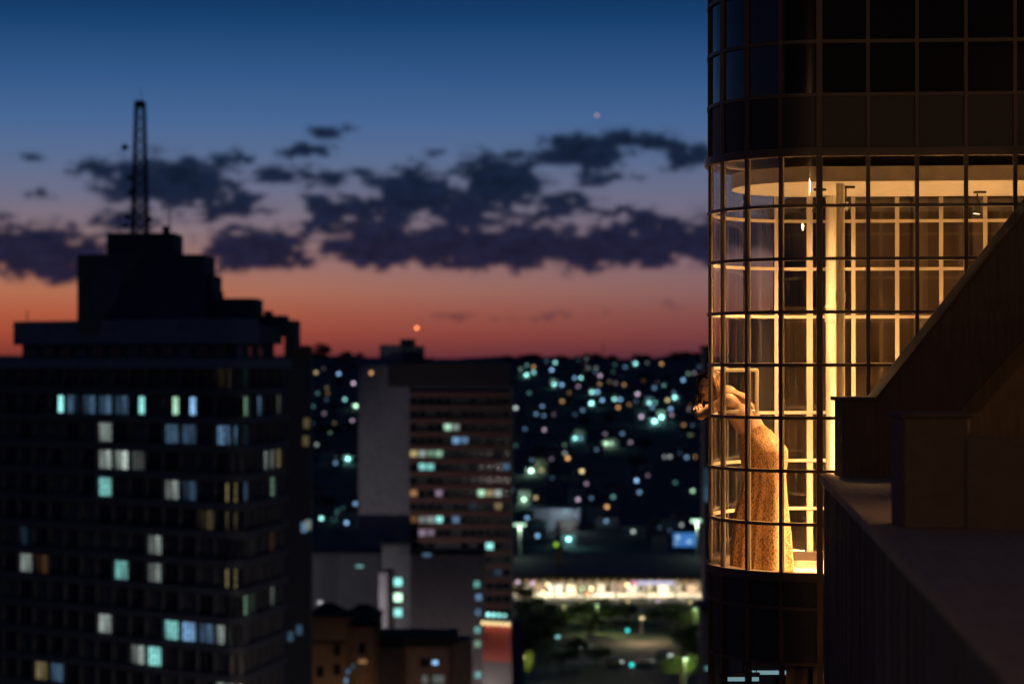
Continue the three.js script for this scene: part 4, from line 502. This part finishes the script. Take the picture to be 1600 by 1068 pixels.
const TREES = [[12, 735, 9, 6, 0, 'dark tree at the near end of the station hall'], [21, 742, 8.5, 5.5, 2, 'green lit tree between the station hall and the plaza'], [27, 750, 9, 4.5, 2, 'bushy green tree in the middle of the station square'], [35, 738, 9, 5, 1, 'dark round tree standing before the bright hall'], [43, 735, 7, 4, 1, 'small dark tree behind the plaza lamps'], [58, 742, 9, 5.5, 0, 'leafy tree under the lamp at the far end of the hall'], [66, 735, 8, 5, 2, 'tree with greenish light next to the glass tower foot'], [7, 700, 11, 7, 1, 'broad black tree left of the plaza'], [2, 668, 10, 6, 1, 'dark tree by the red shop front'], [50, 690, 8, 5, 1, 'dark tree at the plaza edge towards the glass tower'], [57, 676, 9, 6, 1, 'dark broad tree behind the bright green one'], [9.5, 640, 9, 4.2, 1, 'dark tree beside the lamp lit yellow green one'], [18, 655, 7, 4, 0, 'low dark tree at the near plaza corner'], [62, 712, 9, 5, 0, 'tall tree beside the white plaza lamp']];
for (const [x, d, h, r, v, l] of TREES) tree(l, x, d, h * .74, r * .92, v, 'trees round the station square');
for (const [x, d, l] of [[4, 786, 'dark tree against the near corner of the hall'], [11, 708, 'dark tree behind the cool double lamp'], [16, 722, 'dark tree in the second row before the hall'], [25, 724, 'dark tree facing the middle of the hall'], [30, 729, 'dark tree left of the bright hall gap'], [50, 730, 'dark tree right of the bright hall gap'], [54, 712, 'dark tree under the white street lamp'], [3, 740, 'black tree beside the end fin of the banded tower'], [7, 760, 'black tree at the near hall corner'], [23, 706, 'dark tree over the parked cars'], [47, 662, 'dark tree at the right plaza corner'], [53, 650, 'dark tree beyond the bright green one'], [60, 655, 'dark tree next to the slim grey building'], [13, 628, 'dark tree in the near street'], [22, 632, 'dark tree at the near crossing'], [49, 640, 'dark tree before the bright green one']]) tree(l, x, d, 6 + 1.8 * rnd(), 4.2 + 1.5 * rnd(), 1, 'trees round the station square');
for (let i = 0; i < 14; i++) tree(['low', 'round', 'ragged', 'thin', 'dense', 'small', 'wide'][i % 7] + (i < 7 ? ' dark tree in the clump left of the plaza' : ' dark tree in the clump right of the plaza'), i < 7 ? 3 + 1.9 * i + rnd() : 47 + 2.4 * (i - 7) + rnd(), i < 7 ? 652 + 11 * i : 728 - 9 * (i - 7), 6 + 2.5 * rnd(), 4.4 + 1.6 * rnd(), i % 3 ? 1 : 0, 'trees round the station square');
// stalls and vans in front of the hall
for (let i = 0; i < 12; i++) { const x = 10 + i * 5.2 + rnd() * 2, d = 766 + 28 * rnd(), s = thing('market_stall', ['pale', 'cream', 'tan', 'pinkish'][i % 4] + ' awning stall number ' + (i + 1) + ' before the bright hall', 'stall', [x, .06, -d], 'stalls before the hall'); s.userData.label = ['pale', 'cream', 'tan', 'pinkish'][i % 4] + ' awning stall in the lit row, ' + ['first', 'second', 'third', 'fourth', 'fifth', 'sixth', 'seventh', 'eighth', 'ninth', 'tenth', 'eleventh', 'last'][i] + ' from the banded tower'; const c = [[.75, .72, .66], [.7, .62, .45], [.5, .38, .26], [.65, .42, .38]][i % 4]; mesh('counter', box(3, 1.1, 1.6), M(.4, .34, .28), s, [0, .55, 0]); const sh = new THREE.Shape(); sh.moveTo(-1.9, 2.3); sh.lineTo(0, 3.2); sh.lineTo(1.9, 2.3); mesh('awning', new THREE.ExtrudeGeometry(sh, { depth: 3, bevelEnabled: false }).translate(0, 0, -1.5), M(...c, .8), s); for (const [px, pz] of [[-1.7, -1.3], [1.7, -1.3], [-1.7, 1.3], [1.7, 1.3]]) mesh('post', box(.1, 2.35, .1), frameM, s, [px, 1.17, pz]); if (i % 2) mesh('hanging_lamp', new THREE.SphereGeometry(.4, 12, 8), lit(i % 4 === 1 ? 'Y' : 'P', 1.8), s, [0, 2.0, 1.4]); }
tree('bright yellow green tree lit by the street lamp at its crown', 1.9, 592, 9, 4, 2, 'trees round the station square'); tree('bright green tree lit from beside, low by the glass tower', 41.4, 592, 8, 5, 2, 'trees round the station square');
function streetLamp(label, x, d, h, hue, s, cd, col) { const m = thing('street_lamp', label, 'street lamp', [x, groundY(x, d), -d], 'street lamps in the valley'); mesh('pole', cyl(.07, .12, h, 10), frameM, m, [0, h / 2, 0]); mesh('arm', bar(new THREE.Vector3(0, h, 0), new THREE.Vector3(0, h + .3, 1.6), .09), frameM, m); mesh('lamp_head', rbox(1.1, .35, .9, .1), lit(hue, s), m, [0, h + .25, 1.9]); const l = new THREE.PointLight(new THREE.Color().setRGB(...col), cd, 0, 2); cd > 1000 ? l.position.set(0, h - 2.6, 4.6) : l.position.set(0, h - .15, 2.1); l.castShadow = true; l.shadow.radius = 20; m.add(l); }
streetLamp('unseen street lamp placed to light the bright yellow green tree', 2.6, 585, 8.6, 'Y', 1.8, 620, [1, .92, .3]); streetLamp('unseen street lamp placed to light the bright green tree', 41.8, 585, 8.2, 'G', 1.4, 560, [.8, 1, .35]); streetLamp('white street lamp at the edge of the station square', 57.5, 722, 9, 'G', 2.2, 240, [.85, 1, .75]); streetLamp('warm lamp in the middle of the plaza', 37, 690, 7, 'Y', 1.8, 210, [1, .74, .45]); streetLamp('cool double lamp on the near plaza edge', 12, 634, 8, 'T', 1.2, 30, [.7, .95, 1]); streetLamp('unseen green tinted lamp placed to light the trees near the station', 22, 760, 9, 'G', .8, 420, [.8, 1, .4]);  // the yellow and green tree lamps are unseen ones, placed to light the crowns
streetLamp('unseen low green lamp placed to light trees left of the plaza', 25, 712, 8.5, 'G', .6, 200, [.75, 1, .35]); streetLamp('unseen low green lamp placed to light trees right of the plaza', 53, 700, 8.5, 'G', .6, 170, [.75, 1, .35]);  // unseen lamps set low to bring out green in the crowns
streetLamp('street lamp out of view, placed to light the tawny house', -41, 420, 12, 'O', 1.5, 420, [1, .62, .30]); streetLamp('street lamp out of view, placed to light the pink plaster house', -17, 424, 12, 'O', 1.5, 260, [1, .62, .38]); streetLamp('tall flood lamp out of view, placed to light the office tower corner', -5, 212, 38, 'O', 1.5, 900, [1, .84, .74]); streetLamp('unseen tall lamp placed to light the pale tower wall', -40, 505, 30, 'P', .12, 1250, [.92, .87, .93]); streetLamp('street lamp out of view, placed to light the grey building and banded tower', -13, 475, 14, 'P', .8, 900, [1, .78, .70]);  // unseen lamps, placed and sized to light these facades
function car(label, x, d, rot, c) {
  const g = thing('car', label, 'car', [x, .1, -d], 'cars in the station square'); g.rotation.y = rot; const s = new THREE.Shape(); [[-2.1, .35], [-2.1, .8], [-1.5, .95], [-.9, 1.42], [.7, 1.45], [1.4, .98], [2.05, .85], [2.1, .35]].forEach(([a, b], i) => i ? s.lineTo(a, b) : s.moveTo(a, b)); const bg = new THREE.ExtrudeGeometry(s, { depth: 1.6, bevelEnabled: true, bevelSize: .06, bevelThickness: .08, bevelSegments: 2 }); bg.translate(0, 0, -.8); mesh('body', bg, M(...c, .35), g);
  for (const z of [-.9, .9]) { const w = new THREE.Shape(); [[-1.3, 1.0], [-.85, 1.36], [.62, 1.38], [1.2, 1.0]].forEach(([a, b], i) => i ? w.lineTo(a, b) : w.moveTo(a, b)); mesh('side_window', new THREE.ExtrudeGeometry(w, { depth: .02, bevelEnabled: false }), nightGlass, g, [0, 0, z - .01]); for (const x0 of [-1.3, 1.3]) mesh('wheel', cyl(.33, .33, .2, 18).rotateX(Math.PI / 2), M(.02, .02, .02), g, [x0, .33, z * .92]); }
  for (const z of [-.6, .6]) { mesh('headlight', rbox(.12, .3, .5, .04), lit('W', 3.2), g, [2.14, .7, z]); mesh('tail_lamp', rbox(.08, .2, .35, .03), glow([1, .05, .03], 1), g, [-2.16, .75, z]); }
}
car('pale car with white headlights turning on the plaza', 19.2, 673, -1.35, [.5, .5, .5]); car('silver car behind the one with white headlights', 21.6, 676, -1.2, [.4, .38, .36]); car('dark car crossing the front of the plaza', 27, 640, -.2, [.06, .06, .07]); car('white taxi by the near plaza edge', 35, 642, .3, [.7, .7, .68]); car('grey car near the far plaza corner', 41, 655, -.6, [.25, .25, .27]);
function signal(label, x, d) { const g = thing('traffic_light', label, 'traffic light', [x, .05, -d], 'traffic lights at the plaza'); mesh('pole', cyl(.07, .09, 4.4, 10), frameM, g, [0, 2.2, 0]); mesh('housing', rbox(.42, 1.2, .3, .05), black, g, [0, 4.6, 0]); for (const [y, m] of [[.36, M(.1, .01, .01)], [0, M(.1, .06, .01)]]) mesh('lens', cyl(.13, .13, .05, 14).rotateX(Math.PI / 2), m, g, [0, 4.6 + y, .17]); mesh('green_lens', new THREE.SphereGeometry(.5, 14, 10).scale(1, 1, .4), glow([.05, .95, .9], 1.5), g, [0, 4.2, .3]); }
signal('traffic light showing teal green before the plaza trees', 32.6, 683); signal('traffic light showing teal green at the bottom of the square', 30.0, 606);
// white hall and blue hoarding beyond the station
{
  const w = thing('white_hall', 'long white hall with corrugated front beyond the station roof', 'hall', [20, 0, -1090]); mesh('wall', uvBox(boxAt(21, 9, 12, 0, 4.5, -6), .1), M(.42, .44, .46, .8, { map: grain }), w, [0, groundY(20, 1096), 0]); const gy = groundY(20, 1096);
  for (let i = 0; i < 13; i++) mesh('front_rib', box(.5, 7.6, .25), M(.55, .58, .62, .8), w, [-2.4 + i * 1.0, gy + 4.6, .12]); mesh('roof', uvBox(boxAt(22, .6, 13, 0, 9.3, -6), .1), M(.4, .42, .46, .8), w, [0, gy, 0]);
  const l = new THREE.PointLight(new THREE.Color().setRGB(.7, .88, 1), 260, 0, 2); l.position.set(4, gy + 9, 12); l.castShadow = true; l.shadow.radius = 30; w.add(l); mesh('yard_lamp', rbox(.9, .3, .6, .1), lit('T', 1.5), w, [4, gy + 9.5, 12]); mesh('lamp_pole', cyl(.12, .16, 9.3 , 8), frameM, w, [4, gy + 4.65, 12.2]);
  const b = thing('blue_hoarding', 'lit blue hoarding standing on the roof line near the glass tower', 'hoarding', [70.5, 0, -985]); mesh('board', box(9.4, 5.6, .3), glow([.08, .32, .9], .55), b, [0, 7.6, 0]); for (const [x, y, s] of [[-3, 8.6, .8], [1.6, 6.9, .8], [-3.6, 6.4, .4]]) mesh('lamp_panel', rbox(1.9, 1.3, .2, .2), glow([.45, .75, 1], s), b, [x, y, .22]); for (const x of [-4, 0, 4]) mesh('post', box(.25, 10, .25), frameM, b, [x, 5, -.3]);
  const k = thing('pale_kiosk', 'pale square kiosk next to the blue hoarding', 'kiosk', [60.5, 0, -985]); mesh('wall', box(6, 9.5, 4), M(.4, .36, .3, .85), k, [0, 4.75, -2]); mesh('roof', box(6.6, .4, 4.6), roofM, k, [0, 9.7, -2]);
  const t = thing('brick_stack', 'short tawny brick stack with a green lit top on the station roof', 'chimney', [16.8, 7.5, -865]); mesh('shaft', box(2.2, 6, 2.2), M(.4, .25, .12, .9), t, [0, 3, 0]); mesh('cap', box(2.8, .5, 2.8), roofM, t, [0, 6.2, 0]); mesh('lamp_bowl', new THREE.SphereGeometry(.8, 14, 10), glow([.45, .9, .05], .7), t, [-1, 7.2, 0]);
}
// ---------------------------------------------------------------- houses on the far slope
{
  const walls = [M(.34, .25, .20, .9), M(.28, .27, .27, .9), M(.42, .35, .29, .9), M(.22, .20, .22, .9)], roofs = [M(.09, .05, .035, .9), M(.06, .06, .065, .9), M(.12, .065, .04, .9)];
  const gable = (() => { const s = new THREE.Shape(); s.moveTo(-.56, 0); s.lineTo(0, .32); s.lineTo(.56, 0); return new THREE.ExtrudeGeometry(s, { depth: 1.1, bevelEnabled: false }).translate(0, 0, -.55); })(), flat = boxAt(1.1, .08, 1.1, 0, .04, 0), cube = boxAt(1, 1, 1, 0, .5, 0), pane = box(1, 1, 1);
  const where = (x, d) => { const t = x / d; const a = t < -.03 ? 'between both towers' : t < .02 ? 'past the banded tower' : t < .05 ? 'over the station' : 'towards the glass tower'; const b = d > 2450 ? 'under the ridge' : d > 1950 ? 'on the upper slope' : d > 1400 ? 'halfway up the slope' : 'at the hill foot'; return b + ' ' + a; };
  const size = ['small', 'wide', 'tall'], used = new Map();
  function house(x, d, c, s) {
    const v = Math.floor(rnd() * 3), w = [7, 10, 7.5][v] * (.85 + .3 * rnd()), h = [4.2, 4.6, 8][v] * (.9 + .25 * rnd()), dep = 7 + 3 * rnd(), flatRoof = rnd() < .45;
    const bright = s > 1.1 ? 'glaring' : s > .55 ? 'bright' : 'dim', label = c ? `${size[v]} house with ${bright} ${SAY[c]} light ${where(x, d)}` : `${size[v]} unlit hillside house ${where(x, d)}`;
    const g = thing('hillside_house', label, 'house', [x, groundY(x, d) - .6, -d], 'hillside houses: ' + label); g.rotation.y = (rnd() - .5) * .5;
    const wl = mesh('wall', cube, walls[Math.floor(rnd() * 4)], g); wl.scale.set(w, h + .6, dep); wl.position.z = -dep / 2 + .0; const rf = mesh('roof', flatRoof ? flat : gable, roofs[Math.floor(rnd() * 3)], g, [0, h + .6, -dep / 2]); rf.scale.set(w, flatRoof ? 4 : w * .55, dep);
    const f = c ? 1 : 0, q = lerp(1.35, 2.5, (d - 1000) / 1800);
    if (c) { const p = mesh('glow_panel', pane, lit(c, s * 2.7), g, [0, Math.min(h - .8, 3.6), .06]); if (s > 1.05) { const l = new THREE.PointLight(new THREE.Color().setRGB(...HUE[c]), 45 * s, 0, 2); l.position.set(0, Math.min(h - .8, 3.6) + 1.5, 5); l.castShadow = true; l.shadow.radius = 30; g.add(l); } p.scale.set(q * (.9 + .25 * rnd()), q * .95, .1); }  // oversized glowing panel stands in for windows and street lamps alike
    for (const wx of c ? [-.36, .36] : [-.3, 0, .3]) { const p = mesh('window', pane, nightGlass, g, [wx * w, h * .5, .04]); p.scale.set(1.1, 1.3, .1); }
  }
  for (const [x, d, c, s] of HOUSE_LIGHTS) house(x, d, c, s);
  for (let i = 0; i < 230; i++) { const d = 1040 + 1850 * rnd(), t = rnd() < .24 ? lerp(-.086, -.064, rnd()) : lerp(-.002, .083, rnd()); if (HOUSE_LIGHTS.some(([hx, hd, , hs]) => hs > .25 && Math.abs(hx / hd - t) < .0035 && d < hd && d > hd - 320)) continue; house(t * d, d, rnd() < .72 ? 'TBTWBPOGYB'[Math.floor(rnd() * 10)] : null, .04 + .2 * rnd() * rnd()); }
  for (let i = 0; i < 70; i++) { const ridge = i < 34, d = ridge ? 2900 + 90 * rnd() : 1000 + 1800 * rnd(), t = rnd() < .26 ? lerp(-.086, -.062, rnd()) : lerp(-.005, .084, rnd()), x = t * d; const th = ridge ? 5 + 6 * rnd() : 7 + 4 * rnd(), tr = ridge ? 6 + 7 * rnd() : 5 + 3 * rnd(), kd = (th > (ridge ? 8 : 9) ? 'tall ' : 'low ') + (tr > (ridge ? 9.5 : 6.5) ? 'broad' : 'slim'); tree(`${kd} dark hillside tree ${where(x, d)}`, x, d, th, tr, 1, kd + ' hillside trees ' + where(x, d), ridge ? .5 : .8); }
  tree('big round tree on the ridge next to the office tower', -.0785 * 2950, 2950, 24, 15, 1, 'ridge trees', .5); 
  const m = thing('ridge_mast', 'thin aerial mast standing on the far ridge', 'mast', [.0375 * 2960, groundY(.0375 * 2960, 2960), -2960]); for (const s of [-1, 1]) mesh('leg', bar(new THREE.Vector3(s * 1.4, 0, 0), new THREE.Vector3(s * .3, 22, 0), .35), frameM, m); for (let i = 0; i < 6; i++) mesh('strut', box(2.6 - .34 * i, .25, .25), frameM, m, [0, 2 + i * 3.4, 0]);
}
// two planets over the afterglow
for (const [t, h, c, s, l] of [[-.0394, .0140, [1, .26, .09], 4.2, 'orange planet low in the red sky above the pale tower'], [.0352, .1020, [.75, .42, .40], 1.0, 'faint pink star high in the blue beside the glass tower']]) { const d = 20000, o = thing('star', l, 'star', [t * d, EYE + h * d, -d]); mesh('star_disc', new THREE.IcosahedronGeometry(12, 3), glow(c, s), o); }

renderer.render(scene, camera);
